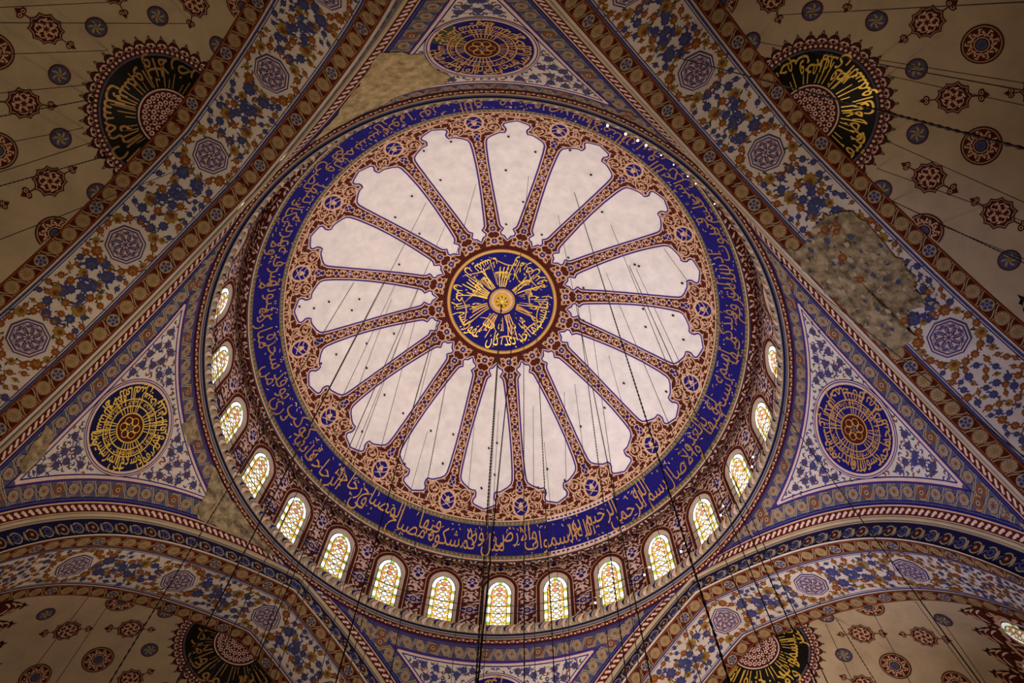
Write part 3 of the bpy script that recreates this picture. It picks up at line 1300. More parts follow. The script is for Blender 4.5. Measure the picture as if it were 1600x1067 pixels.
# ------------------------------------------------------------------ cornice under the drum
cor = lathe_fn([(11.72, 33.06), (11.10, 33.02), (11.04, 32.97), (11.05, 32.90), (11.10, 32.70), (11.17, 32.52), (11.20, 32.49), (11.26, 32.49),
                (11.27, 32.46), (11.25, 32.42), (11.30, 32.37), (11.34, 32.37), (11.47, 32.25), (11.50, 32.25), (11.53, 32.20)])
cl = cor.L
ca = Art()
U, W = np.meshgrid(np.linspace(0, 2 * pi, 361), cl)
for i, mat in enumerate(['plaster_beige', 'olive_beige', 'olive_beige', 'olive_beige', 'olive_beige', 'dark_blue', 'dark_blue', 'plaster_beige', 'plaster_beige', 'slate', 'plaster_beige',
                         'red_brown', 'black', 'red_brown']):
    ca.grid(U[i:i + 2], W[i:i + 2], mat, 0)
f0, f1 = cl[2], cl[5]
NA = 92
for k in range(NA):                              # acanthus on the slanting fascia
    a = 2 * pi * k / NA
    for (dx, y0, y1, wd, mat, ly) in ((0, .02, .98, .20, 'pale_pink', 2), (.10, .15, .85, .05, 'slate', 3), (.27, .0, .75, .13, 'blue' if k % 3 else 'dark_blue', 2),
                                  (.42, .30, .98, .12, 'ground_white', 2), (.44, .5, .8, .04, 'dark_blue', 3), (.60, .05, .7, .09, 'orange_brown' if k % 2 else 'grey_green', 2)):
        t = np.linspace(0, 1, 7)
        y = f0 + (f1 - f0) * (y0 + (y1 - y0) * t)
        x = a + (dx - .06 + .22 * np.sin(t * 2.4)) / 11.1
        wv = wd / 2 * np.sin(pi * np.clip(t, .12, .92)) / 11.1
        ca.grid(np.stack([x - wv, x + wv]), np.stack([y, y]), mat, ly)
g0, g1 = cl[11], cl[12]
for k in range(200):                             # red and white leaf strip
    a = 2 * pi * k / 200
    ca.disc(a, (g0 + g1) / 2, .085 / 11.4, 'beige', 2, ry=.045, n=8)
    ca.disc(a + .17 / 11.4, (g0 + g1) / 2 + .03, .06 / 11.4, 'pale_pink', 2, ry=.03, n=6)
    ca.disc(a + .02 / 11.4, (g0 + g1) / 2, .035 / 11.4, 'red_brown', 3, ry=.03, n=5)
trim = merge_build('trim_1', [(ca, cor)])
tag(trim, 'painted cornice below the drum windows', kind='structure')


def band_tube(name, R, z, r, mat, n=180, a0=0, a1=2 * pi):
    a = Art()
    th = np.linspace(a0, a1, n + 1)
    ph = np.linspace(0, 2 * pi, 7)
    V = np.stack([(R + r * np.cos(ph)[None, :]) * np.cos(th)[:, None], (R + r * np.cos(ph)[None, :]) * np.sin(th)[:, None], np.full((n + 1, 7), z) + r * np.sin(ph)[None, :]], -1)
    i = np.arange((n + 1) * 7).reshape(n + 1, 7)
    me = bpy.data.meshes.new(name)
    f = np.stack([i[:-1, :-1], i[:-1, 1:], i[1:, 1:], i[1:, :-1]], -1).reshape(-1, 4)
    me.from_pydata(V.reshape(-1, 3).tolist(), [], f.tolist())
    me.materials.append(MATS[MIX[mat]])
    for p_ in me.polygons:
        p_.use_smooth = True
    o = bpy.data.objects.new(name, me)
    COL.objects.link(o)
    return o


def rod(name, pts, r, mat, parent=None, n=6, link=0.0):
    """a rod, wire or chain through the points; link > 0 gives it the beads of a chain"""
    p = np.array(pts, float)
    if link:
        d = np.linalg.norm(p[-1] - p[0])
        m = int(d / link) * 2
        t = np.linspace(0, 1, m + 1)
        p = p[0] + (p[-1] - p[0]) * t[:, None]
        rad = np.where(np.arange(m + 1) % 2, r, r * .45)
    else:
        rad = np.full(len(p), r)
    T = np.gradient(p, axis=0)
    T /= np.linalg.norm(T, axis=1)[:, None] + 1e-9
    ref = np.array([0, 0, 1.0]) if abs(T[0, 2]) < .9 else np.array([1.0, 0, 0])
    A = np.cross(T, ref)
    A /= np.linalg.norm(A, axis=1)[:, None]
    B = np.cross(T, A)
    ph = np.arange(n) / n * 2 * pi
    V = p[:, None, :] + rad[:, None, None] * (np.cos(ph)[None, :, None] * A[:, None, :] + np.sin(ph)[None, :, None] * B[:, None, :])
    m = len(p)
    i = np.arange(m * n).reshape(m, n)
    f = np.stack([i[:-1], np.roll(i, -1, 1)[:-1], np.roll(i, -1, 1)[1:], i[1:]], -1).reshape(-1, 4).tolist()
    f += [i[0].tolist(), i[-1][::-1].tolist()]
    me = bpy.data.meshes.new(name)
    me.from_pydata(V.reshape(-1, 3).tolist(), [], f)
    me.materials.append(MATS[MIX[mat]])
    o = bpy.data.objects.new(name, me)
    COL.objects.link(o)
    if parent:
        o.parent = parent
    return o

# ================================================================== PENDENTIVES
XE = L0[-1]
top_b = border_strip(6.0, .72, .56, 'slate', 'olive_beige', 'purple', 'olive_beige', 'orange_brown', -6.0)
side_b = border_strip(XE - .1, .72, .56, 'slate', 'olive_beige', 'blue', 'olive_beige', 'orange_brown', 2.2)
TOPY = .05


def field_limit():
    """half width in metres of the white field for each distance from the top ring"""
    sf = side_fn(0, 1)
    u = np.linspace(.5, XE, 300)
    P, N = sf(u, np.full_like(u, 1.32))
    az = np.degrees(np.arctan2(P[:, 1], P[:, 0]))
    z = P[:, 2]
    ok = ~np.isnan(z)
    y = np.interp(-z[ok], -_pz, PY)
    hw = (45 - az[ok]) * pi / 180 * np.interp(y, PY, _pr)
    o = np.argsort(y)
    return y[o], hw[o]


FY, FW = field_limit()
Y_TOP = .98
kk = (FY > Y_TOP) & (FW > .02)
yb = FY[kk].max()
fw = lambda y: float(np.interp(y, FY, FW)) if y <= yb else 0.0
MY = float(np.interp(-(29.52 + G), -_pz, PY))     # middle of the roundel
MR = 1.78


def make_field(seed):
    a = Art()
    ys = np.linspace(Y_TOP, yb, 70)
    hw = np.array([fw(y) for y in ys])
    c = np.linspace(-1, 1, 25)
    a.grid(hw[:, None] * c[None], np.repeat(ys[:, None], 25, 1), 'ground_white', 3)
    # white and blue lines round the field
    def outline(d):
        y = np.linspace(Y_TOP + d, yb - d * 2.5, 60)
        h = np.maximum(np.array([fw(v) for v in y]) - d * 1.25, 0)
        return np.vstack([np.stack([h, y], 1), np.stack([-h[::-1], y[::-1]], 1)])
    for d, w, m in ((-.10, .07, 'purple'), (-.02, .09, 'pale_pink'), (.06, .045, 'blue')):
        o = outline(d)
        a.stroke(np.vstack([o[:60]]), w, m, 4)
        a.stroke(o[60:], w, m, 4)
        top = np.linspace(-o[0, 0], o[0, 0], 30)
        a.stroke(np.stack([top, np.full(30, o[0, 1])], 1), w, m, 4)

    def test(x, y):
        return Y_TOP + .28 < y < yb - .5 and abs(x) < fw(y) - .32 and hypot(x, y - MY) > MR + .28
    pts = scatter(test, (0.0, 6, Y_TOP, yb), .35, 9000, seed)
    g = random.Random(seed)
    for x, y in pts:
        for s in (-1, 1):
            m = 'grey_purple' if g.random() < .75 else 'steel_blue'
            t = g.uniform(0, 6.28)
            a.disc(s * x, y, .145, m, 6, lobes=7, amp=.10, rot=t)
            a.disc(s * x + .05 * cos(t), y + .05 * sin(t), .05, 'green' if m == 'grey_purple' and g.random() < .5 else 'slate', 7, n=7)
            for k in range(3):
                b = t + k * 2.1
                a.leaf(s * x + .11 * cos(b), y + .11 * sin(b), b + .3, .15, .045, 'steel_blue', 5, .8)
    for i, (x, y) in enumerate(pts):              # stems to the nearest neighbours
        d = sorted((hypot(x - p, y - q), p, q) for p, q in pts if (p, q) != (x, y))[:2]
        for dd, p, q in d:
            if dd < .62:
                t = np.linspace(0, 1, 6)
                bx, by = -(q - y) * .25 * np.sin(pi * t), (p - x) * .25 * np.sin(pi * t)
                for s in (-1, 1):
                    a.stroke(np.stack([s * (x + (p - x) * t + bx), y + (q - y) * t + by], 1), .025, 'orange_brown' if i % 4 == 0 else 'slate', 4)

    def t2(x, y):
        return Y_TOP + .15 < y < yb - .3 and abs(x) < fw(y) - .15 and hypot(x, y - MY) > MR + .10
    for x, y in scatter(t2, (0, 6, Y_TOP, yb), .17, 9000, seed + 9):
        if any(hypot(x - p, y - q) < .2 for p, q in pts):
            continue
        m = g.choice(('steel_blue', 'steel_blue', 'grey_purple', 'orange_brown', 'green'))
        b = g.uniform(0, 6.28)
        for s in (-1, 1):
            a.leaf(s * x, y, b if s > 0 else pi - b, .17, .06, m, 5, .8 * s)
            a.leaf(s * x, y, b + 1.3 if s > 0 else pi - b - 1.3, .10, .04, m, 5, .8 * s)
    return a


def base_pend():
    a = Art()
    ys = np.linspace(0, PY[-1] * .995, 110)
    z = np.interp(ys, PY, _pz)
    lim = (pi / 4 - np.arctan2(np.interp(z, PZ, PS), A0)) * prho(z)
    c = np.linspace(-1, 1, 61)
    a.grid(lim[:, None] * c[None], np.repeat(ys[:, None], 61, 1), 'slate', 0)
    return a


def side_mould():
    """red and white leaf strip and lines along the arch edge"""
    a = Art()
    n = 110
    a.rect(0.0, XE, .10, .40, 'red_brown', 2, n, 1)
    a.rect(0.0, XE, .00, .10, 'plaster_beige', 2, n, 1)
    a.rect(0.0, XE, .40, .45, 'beige', 3, n, 1)
    a.rect(.8, XE, .45, .52, 'blue', 3, n, 1)
    u = .1
    k = 0
    while u < XE - .2:
        a.leaf(u, .16, .5, .26, .10, 'pale_pink', 4, .5)
        a.disc(u + .20, .30, .055, 'pale_pink' if k % 2 else 'beige', 4, n=7)
        u += .27
        k += 1
    return a


def side_border(art):
    return mapped(art, lambda x, y: (x, y + .54))


def roundel_art(texts, r, ground='blue', seed=1, heart='red_brown', gold='gold'):
    """local art, polar letters turned into x, y"""
    pol = Art()
    run_text(pol, texts[0], radians(0), radians(358), (r * .95, r * .84), r * .40, gold, 9, True, thin=.01, gap=.05)
    run_text(pol, texts[1], radians(40), radians(396), (r * .62,), r * .22, gold, 9, True, thin=-.004, gap=.3)
    g = random.Random(seed)
    a = mapped(pol, lambda th, rr: (rr * np.sin(th), rr * np.cos(th)))
    b = Art()
    th = np.linspace(0, 2 * pi, 73)
    rad = np.linspace(0.02, r, 9)
    b.grid(rad[:, None] * np.cos(th)[None], rad[:, None] * np.sin(th)[None], ground, 5)
    for q in (.50, .66):
        b.ring(0, 0, r * q, .045, gold, 8, n=60)
    for k in range(40):
        t = 2 * pi * k / 40 + g.uniform(-.03, .03)
        if k % 10 in (3, 4, 5):
            continue
        q0, q1 = r * .36, r * g.choice((.52, .66, .7, .88))
        s = np.linspace(0, 1, 5)
        rr = q0 + (q1 - q0) * s
        b.stroke(np.stack([rr * np.cos(t), rr * np.sin(t)], 1), .034, gold, 8)
    b.disc(0, 0, r * .34, heart, 8, n=30)
    b.ring(0, 0, r * .335, .05, gold, 10, n=36)
    for k in range(6):
        t = k * pi / 3
        b.ring(r * .17 * cos(t), r * .17 * sin(t), r * .085, .028, gold, 10, n=12)
        b.leaf(r * .05 * cos(t), r * .05 * sin(t), t + .4, r * .2, .03, gold, 10, .6)
    b.disc(0, 0, r * .05, 'slate', 11, n=8)
    b.put(a)
    return b


QT = ['محمد رسول الله والذين معه اشداء على الكفار رحماء بينهم تريهم ركعا سجدا', 'يبتغون فضلا من الله ورضوانا سيماهم فى وجوههم']
QB = 'وما ارسلناك الا رحمة للعالمين سبحان ربك رب العزة عما يصفون وسلام على المرسلين'

PATCH = {-90: [[(-115.9, 31.28), (-111.2, 30.58), (-107.5, 30.0), (-103.7, 29.08), (-100.8, 29.27), (-98.3, 29.56), (-97.5, 30.17), (-95.7, 30.84),
                (-97.0, 31.15), (-101.0, 31.35), (-105.1, 31.45), (-109.1, 31.7), (-114.1, 31.9), (-121, 32.1), (-121, 31.8)]],
         180: [[(-158.2, 31.0), (-155.5, 31.3), (-146.2, 32.0), (-140.4, 32.24), (-150.7, 32.24), (-161.3, 32.23), (-165.6, 32.1), (-164.3, 31.9), (-160.7, 31.35)],
               [(160.2, 30.75), (161.9, 31.31), (166.1, 31.95), (164.9, 32.2), (157.4, 32.24), (146.2, 32.24), (140.4, 32.24), (142.1, 32.1), (147.3, 31.75), (154.1, 31.12), (158.8, 30.6)],
               [(181.3, 25.62), (183.2, 25.99), (185.5, 26.73), (183.8, 27.05), (181.6, 26.51), (180.4, 25.76)],
               [(172.0, 31.95), (176.5, 31.95), (176.9, 31.3), (172.2, 31.28)]],
         0: [], 90: []}


def rough_patch(poly, jit, seed, mat='bare_stone', layer=9):
    g = random.Random(seed)
    p = refine(np.vstack([poly, poly[:1]]), jit * 3)[:-1]
    p = p + np.array([[g.gauss(0, jit * .55), g.gauss(0, jit * .55)] for _ in p])
    c = p.mean(0)
    a = Art()
    lam = np.linspace(0, 1, 12)[:, None]
    q = np.vstack([p, p[:1]])
    a.grid(c[0] + (q[None, :, 0] - c[0]) * lam, c[1] + (q[None, :, 1] - c[1]) * lam, mat, layer)
    return a


names = {-90: 'above the dome', 0: 'right of the dome', 90: 'below the dome', 180: 'left of the dome'}
for az in (-90, 0, 90, 180):
    items = [(base_pend(), pend_fn(az))]
    items.append((mapped(top_b, lambda x, y: (x, y + TOPY + .1)), pend_fn(az)))
    wl = Art()
    wl.rect(-9, 9, 0.0, .10, 'purple', 2, 100, 1)
    items.append((wl, pend_fn(az)))
    for sgn in (1, -1):
        base_az = az - 45 * sgn
        sf = side_fn(base_az, sgn)
        items.append((side_mould(), sf))
        items.append((side_border(side_b), sf))
    items.append((make_field(20 + az), pend_fn(az)))
    for i, pl in enumerate(PATCH[az]):
        pl = np.array(pl, float)
        y = np.interp(-(pl[:, 1] + G), -_pz, PY)
        x = np.radians(pl[:, 0] - az) * np.interp(y, PY, _pr)
        y = np.maximum(y, .01)
        pa = rough_patch(np.stack([x, y], 1), .09, i + az + 3, 'worn_plaster' if az == -90 else 'bare_stone')
        pa.v = [np.stack([v[:, 0], np.maximum(v[:, 1], .0), v[:, 2]], 1) for v in pa.v]
        items.append((pa, pend_fn(az)))
    o = merge_build('pendentive', items)
    tag(o, 'floral painted pendentive %s' % names[az], kind='structure')
    # its roundel
    P, N = pend_fn(az, MY)(np.array([0.0]), np.array([0.0]))
    root = empty('calligraphy_roundel', tuple(P[0]))
    dark = az in (180, -90)
    lb = {-90: 'blue and gold calligraphy roundel beside a bare stained patch, above the dome in the picture',
          180: 'dark blue calligraphy roundel with yellow gold letters on the pendentive left of the dome',
          0: 'bright blue calligraphy roundel with brownish gold letters on the pendentive right of the dome',
          90: 'calligraphy roundel cut by the lower edge of the picture, below the drum windows'}[az]
    tag(root, lb, 'roundel', 'roundels on the four pendentives')
    fn = shift(pend_fn(az, MY), P[0])
    art = roundel_art(QT if az in (0, 90) else [QB, QT[1]], 1.62, 'blue' if not dark else 'dark_blue' if az == 180 else 'blue', az,
                      gold='bright_gold' if az == 180 else 'gold')
    if az == -90:                                 # dark green wedge on this roundel
        t = np.linspace(2.0, 2.75, 9)
        art.fan([(-.45, .38)] + [(1.60 * cos(v + .1), 1.60 * sin(v + .1)) for v in t] + [(-.62, .12)], 'green', 6)
    merge_build('lettered_disc', [(art, fn)], root)
    rim = Art()
    rim.ring(0, 0, 1.665, .09, 'pale_pink', 7, n=64)
    rim.ring(0, 0, 1.725, .035, 'blue', 8, n=64)
    rim.ring(0, 0, 1.765, .05, 'pale_pink', 7, n=64)
    rim.ring(0, 0, 1.80, .025, 'blue', 8, n=64)
    merge_build('painted_rim', [(rim, fn)], root)

# ================================================================== GREAT ARCHES
OCT = [0.0, 4.22, -4.22, 8.55, -8.55]
LX = L1[-1] * .97


def octagon(r):
    a = Art()
    def og(q):
        return [(q * cos(k * pi / 8) * (1 if k % 2 == 0 else .93), q * sin(k * pi / 8) * (1 if k % 2 == 0 else .93)) for k in range(16)]
    a.fan(og(r * 1.0), 'steel_blue', 6, (0, 0))
    a.fan(og(r * .93), 'pale_pink', 7, (0, 0))
    a.fan(og(r * .86), 'steel_blue', 8, (0, 0))
    a.fan(og(r * .78), 'pale_pink', 9, (0, 0))
    for k in range(8):
        t = k * pi / 4
        a.ring(r * .42 * cos(t), r * .42 * sin(t), r * .20, .028, 'steel_blue', 10, n=12)
        a.leaf(r * .1 * cos(t), r * .1 * sin(t), t, r * .5, .05, 'grey_purple', 10, .5)
        a.leaf(r * .68 * cos(t + .4), r * .68 * sin(t + .4), t + 2.4, r * .3, .05, 'steel_blue', 10, .6)
    for k in range(16):
        t = k * pi / 8 + .2
        a.ring(r * .60 * cos(t), r * .60 * sin(t), r * .10, .022, 'steel_blue', 10, n=8)
    a.ring(0, 0, r * .26, .025, 'grey_purple', 10, n=18)
    a.disc(0, 0, r * .10, 'grey_purple', 11, lobes=4, amp=.3)
    return a


def flower(r, kind, t):
    a = Art()
    if kind == 'blue':
        m, h = 'steel_blue', 'slate'
    elif kind == 'orange':
        m, h = 'orange_brown', 'yellow'
    else:
        m, h = 'yellow', 'orange_brown'
    a.disc(0, 0, r, m, 5, lobes=8, amp=.13, rot=t)
    a.disc(r * .2 * cos(t), r * .2 * sin(t), r * .52, h, 6, n=8)
    a.disc(r * .35 * cos(t), r * .35 * sin(t), r * .25, 'green' if kind == 'yellow' else m, 7, n=6)
    for k in range(2):
        b = t + 1.6 + k * 3.1
        a.leaf(r * .9 * cos(b), r * .9 * sin(b), b, r * 1.1, r * .35, 'green' if kind == 'yellow' else m, 5, .8)
    return a


def soffit_art(seed):
    a = Art()
    n = 130
    a.rect(-LX, LX, 0, D4, 'ground_white', 0, n, 10)
    a.rect(-LX, LX, D2 - .02, D2 + .05, 'steel_blue', 3, n, 1)
    a.rect(-LX, LX, D2 + .09, D2 + .115, 'blue', 3, n, 1)
    a.rect(-LX, LX, D3 - .05, D3 + .02, 'steel_blue', 3, n, 1)
    a.rect(-LX, LX, D3 - .115, D3 - .09, 'blue', 3, n, 1)
    mid = (D2 + D3) / 2
    oc = octagon(.66)
    for c in OCT:
        a.put(oc, c, mid)
    g = random.Random(seed)

    def vine(path, sp, kinds, r, stem):
        p = np.array(path)
        a.stroke(p, .03, stem, 2)
        L = np.concatenate([[0], np.cumsum(np.hypot(*np.diff(p, axis=0).T))])
        u = sp / 2
        k = 0
        while u < L[-1]:
            x, y = np.interp(u, L, p[:, 0]), np.interp(u, L, p[:, 1])
            kd = kinds[k % len(kinds)]
            a.put(flower(r * 1.25 * (1.0 + .5 * (k % 4 == 2)), kd, g.uniform(0, 6.28)), x, y)
            placed.append((x, y))
            u += sp
            k += 1
    placed = []
    t = np.linspace(0, 2 * pi, 40)
    for c in OCT:
        vine(np.stack([c + .93 * np.cos(t), mid + .90 * np.sin(t)], 1), .36, ('orange', 'orange', 'yellow'), .095, 'orange_brown')
    cs = sorted(OCT)
    for c0, c1 in zip(cs[:-1], cs[1:]):
        m = (c0 + c1) / 2
        for s in (-1, 1):
            t = np.linspace(0, 1, 30)
            vine(np.stack([c0 + .9 + (c1 - c0 - 1.8) * t, mid + s * .78 * np.sin(pi * t * 1.0) ** .6 * np.cos(pi * t * .9)], 1), .42, ('blue', 'blue', 'yellow'), .12, 'steel_blue')
            t = np.linspace(0, 2 * pi, 30)
        vine(np.stack([m + .55 * np.cos(t), mid + .42 * np.sin(t)], 1), .43, ('blue', 'orange'), .105, 'steel_blue')

    def test(x, y):
        return D2 + .2 < y < D3 - .2 and all(hypot(x - c, y - mid) > .78 for c in OCT)
    for x, y in scatter(test, (-LX, LX, D2, D3), .235, 26000, seed):
        if any(abs(x - p) < .24 and hypot(x - p, y - q) < .24 for p, q in placed):
            continue
        k = g.random()
        a.put(flower(g.uniform(.07, .125), 'blue' if k < .48 else 'orange' if k < .90 else 'yellow', g.uniform(0, 6.28)), x, y)
    b1 = border_strip(LX, D2 - D1 - .04, .62, 'red_brown', 'olive_beige', 'orange_brown', 'olive_beige', 'yellow', -LX, flower='blue')
    a2 = mapped(b1, lambda x, y: (x, y + D1 + .01))
    a3 = mapped(b1, lambda x, y: (x, D4 - y))
    a.put(a2, dl=1)
    a.put(a3, dl=1)
    return a


SOFF = soffit_art(4)


def step_art():
    a = Art()
    n = 120
    XL = XE * .97
    us = np.concatenate([np.linspace(-XL, -1e-3, n), np.linspace(1e-3, XL, n)])
    U, W = np.meshgrid(us, np.linspace(.06, STEP + .003, 4))
    a.grid(U, W, 'dark_blue', 0)
    U, W = np.meshgrid(us, [.06, .13])
    a.grid(U, W, 'plaster_beige', 1)
    u = .25
    k = 0
    while u < XL - .4:
        for s in (-1, 1):
            m = 'red_brown' if k % 2 else 'steel_blue'
            a.ring(s * u, .50, .20, .05, 'olive_beige', 3, n=14, a0=.6, a1=5.6)
            a.disc(s * u, .50, .145, m, 3, lobes=6, amp=.12)
            a.disc(s * u, .50, .06, 'olive_beige' if k % 2 else 'dark_blue', 4, n=7)
            a.leaf(s * (u + .22), .34, 1.2 if s > 0 else pi - 1.2, .38, .09, 'olive_beige', 3, .5 * s)
            a.leaf(s * (u + .32), .66, -1.3 if s > 0 else pi + 1.3, .26, .07, 'slate', 3, .5 * s)
        u += .62
        k += 1
    return a


STEPA = step_art()
UR_PATCH = [(0.1, 2.6), (0.5, 3.0), (1.37, 2.75), (2.3, 3.0), (2.6, 3.7), (2.45, 4.6), (2.4, 5.5), (2.1, 6.4), (1.3, 6.3), (1.1, 6.9), (0.3, 6.8), (0.1, 6.2), (.15, 5.0), (.1, 3.6)]


def arc_u(s):
    return float(np.interp(abs(s), S1, L1)) * (1 if s > 0 else -1)


def tube_along(azm, h, d, r, mat):
    n, s = frame(azm)
    q = np.concatenate([-S0[::-12], S0[::12]])
    z = np.concatenate([Z0[::-12], Z0[::12]])
    c = (A0 + d) * n[None] + q[:, None] * s[None]
    c[:, 2] = z - h
    return c


ARCH_NAMES = {-45: 'upper right', 45: 'lower right', 135: 'lower left', -135: 'upper left'}
for az in (-45, 45, 135, -135):
    items = [(SOFF, soffit_fn(az)), (STEPA, step_fn(az))]
    if az == -45:
        pl = np.array([(arc_u(s), d) for d, s in UR_PATCH])
        items.append((rough_patch(pl, .09, 5, layer=14), soffit_fn(az)))
        # stone joints still showing through the patch
        jn = Art()
        gg = random.Random(8)
        for k in range(170):
            x = gg.uniform(pl[:, 0].min() + .2, pl[:, 0].max() - .3)
            y = gg.uniform(.2, 2.5)
            q = gg.uniform(.03, .12)
            jn.fan([(x + q * gg.uniform(.6, 1.5) * cos(v), y + q * gg.uniform(.5, 1.0) * sin(v)) for v in np.linspace(0, 5.6, 9)],
                   gg.choice(('plaster_beige', 'olive_beige', 'plaster_beige', 'grey_green', 'bare_stone', 'slate')), 15)
        for k in range(10):
            jn.put(flower(gg.uniform(.07, .14), gg.choice(('orange', 'blue')), k), gg.uniform(pl[:, 0].min() + .4, pl[:, 0].max() - .6), gg.uniform(.9, 2.4), dl=12)
        items.append((jn, soffit_fn(az)))
    o = merge_build('arch', items)
    tag(o, 'great pointed arch with floral painted underside', kind='structure')
    o['label'] = 'great pointed arch with floral soffit, %s of the picture' % ARCH_NAMES[az]
    rl = rod('roll_moulding', tube_along(az, .03, -.02, 1, 'beige'), .065, 'plaster_beige', o, n=8)

# ================================================================== HALF DOMES
def cartouche():
    a = Art()
    R = .50
    def sc(q, n=10):
        p = []
        for k in range(n * 6):
            t = k / (n * 6) * 2 * pi
            w = abs(((t * n / (2 * pi)) % 1) - .5) * 2
            p.append(((q * (.88 + .16 * w ** 2)) * sin(t), q * 1.06 * (.88 + .16 * w ** 2) * cos(t)))
        return p
    a.fan(sc(R), 'red_brown', 2, (0, 0))
    a.fan(sc(R * .90), 'plaster_beige', 3, (0, 0))
    a.fan(sc(R * .85), 'red_brown', 4, (0, 0))
    for k in range(6):
        t = k * pi / 3
        a.ring(R * .42 * cos(t), R * .42 * sin(t), R * .22, .035, 'beige', 5, n=10)
        a.leaf(R * .12 * cos(t), R * .12 * sin(t), t + .3, R * .5, .06, 'beige', 5, .7)
        a.leaf(R * .66 * cos(t + .5), R * .66 * sin(t + .5), t + 2.4, R * .3, .05, 'pale_pink', 5, .7)
    for s in (-1, 1):
        a.stroke([(0, s * .5), (0, s * .72)], .04, 'red_brown', 2)
        pts = [(0, s * 1.0), (.10, s * .86), (.17, s * .84), (.17, s * .74), (.08, s * .68), (0, s * .70), (-.08, s * .68), (-.17, s * .74), (-.17, s * .84), (-.10, s * .86)]
        a.fan(pts, 'red_brown', 3)
        for q in (-1, 1):
            a.ring(q * .07, s * .78, .045, .025, 'beige', 5, n=8)
    return a


def small_round():
    a = Art()
    a.disc(0, 0, .335, 'red_brown', 2, n=24)
    a.disc(0, 0, .30, 'slate', 3, n=24)
    a.ring(0, 0, .275, .03, 'grey_purple', 4, n=20)
    for k in range(6):
        t = k * pi / 3
        a.leaf(.05 * cos(t), .05 * sin(t), t, .2, .06, 'olive_beige', 5, .8)
    a.disc(0, 0, .06, 'yellow', 6, n=8)
    return a


def large_round():
    a = Art()
    a.disc(0, 0, .60, 'red_brown', 2, n=30)
    a.disc(0, 0, .55, 'olive_beige', 3, n=30)
    a.disc(0, 0, .515, 'red_brown', 4, n=30)
    for k in range(9):
        t = k * 2 * pi / 9
        a.put(curl(.10, w=.035, layer=5), .36 * cos(t), .36 * sin(t), rot=t)
    a.disc(0, 0, .225, 'beige', 5, n=16)
    a.disc(0, 0, .195, 'black', 6, n=16)
    a.disc(0, 0, .16, 'slate', 7, n=14)
    for k in range(5):
        t = k * 2 * pi / 5
        a.leaf(.02, .0, t, .12, .05, 'steel_blue', 8, .6)
    return a


CART, SMALL, LARGE = cartouche(), small_round(), large_round()


def semi_base():
    a = Art()
    th = np.linspace(-pi / 2, pi / 2, 91)
    rr = np.concatenate([np.linspace(0.002, 7.5, 34), np.linspace(7.6, IN_R[-1] * .999, 30)])
    a.grid(np.tile(th, (len(rr), 1)), np.tile(rr[:, None], (1, len(th))), 'plaster_beige', 0)
    k = rr >= 8.0
    a.grid(np.tile(th, (k.sum(), 1)), np.tile(rr[k][:, None], (1, len(th))), 'red_brown', 1)
    return a


def flame():
    """lobed tongue pointing to the crown"""
    a = Art()
    pts = [(0, -1.05), (.05, -.85), (.20, -.78), (.13, -.66), (.26, -.52), (.36, -.30), (.46, 0), (.5, .25), (-.5, .25), (-.46, 0), (-.36, -.30), (-.26, -.52), (-.13, -.66), (-.20, -.78), (-.05, -.85)]
    a.fan(pts, 'black', 2, (0, -.2))
    a.fan([(x * .86, y * .86) for x, y in pts], 'red_brown', 3, (0, -.2))
    for s in (-1, 1):
        a.leaf(s * .03, -.7, pi / 2 - s * .8, .42, .07, 'beige', 4, s * .5)
        a.leaf(s * .03, -.45, pi / 2 - s * 1.1, .45, .08, 'beige', 4, s * .5)
        a.leaf(s * .03, -.2, pi / 2 - s * 1.1, .45, .08, 'pale_pink', 4, s * .5)
    return a


FL = flame()


def merlon():
    a = Art()
    pts = [(-.19, .0), (-.20, .13), (-.13, .21), (-.10, .27), (-.02, .33), (0, .36), (.02, .33), (.10, .27), (.13, .21), (.20, .13), (.19, .0)]
    pts = [(x * 1.02, y * 1.12) for x, y in pts]
    a.fan([(x * 1.12, y * 1.07) for x, y in pts], 'black', 2, (0, .12))
    a.fan(pts, 'red_brown', 3, (0, .12))
    a.ring(0, .15, .075, .03, 'pale_pink', 4, n=10)
    for s in (-1, 1):
        a.leaf(s * .03, .24, pi / 2 - s * 2.0, .16, .04, 'pale_pink', 4, -s * .5)
    a.disc(-.11, .06, .04, 'pale_pink', 4, n=6)
    a.disc(.11, .06, .04, 'pale_pink', 4, n=6)
    a.fan([(0, .34), (.045, .42), (0, .52), (-.045, .42)], 'black', 3)
    a.fan([(0, .38), (.022, .42), (0, .47), (-.022, .42)], 'olive_beige', 4)
    return a


MER = merlon()
ST = {-45: 'وجهت وجهى للذى فطر السموات والارض حنيفا', 45: 'فطر السموات والارض حنيفا وما انا', 135: 'الله نور السموات والارض', -135: 'ان الله يمسك السموات والارض'}


def semi_belt(az):
    a = Art()
    def test(x, r):
        return 8.1 < r < 9.2 and abs(x) < 12.6
    vermicular(a, test, (-12.6, 12.6, 8.1, 9.2), .17, 6, w=.08, tries=9000, L=.26)
    f = semi_polar(az)
    return a, (lambda x, r: f(x / 8.2, r))


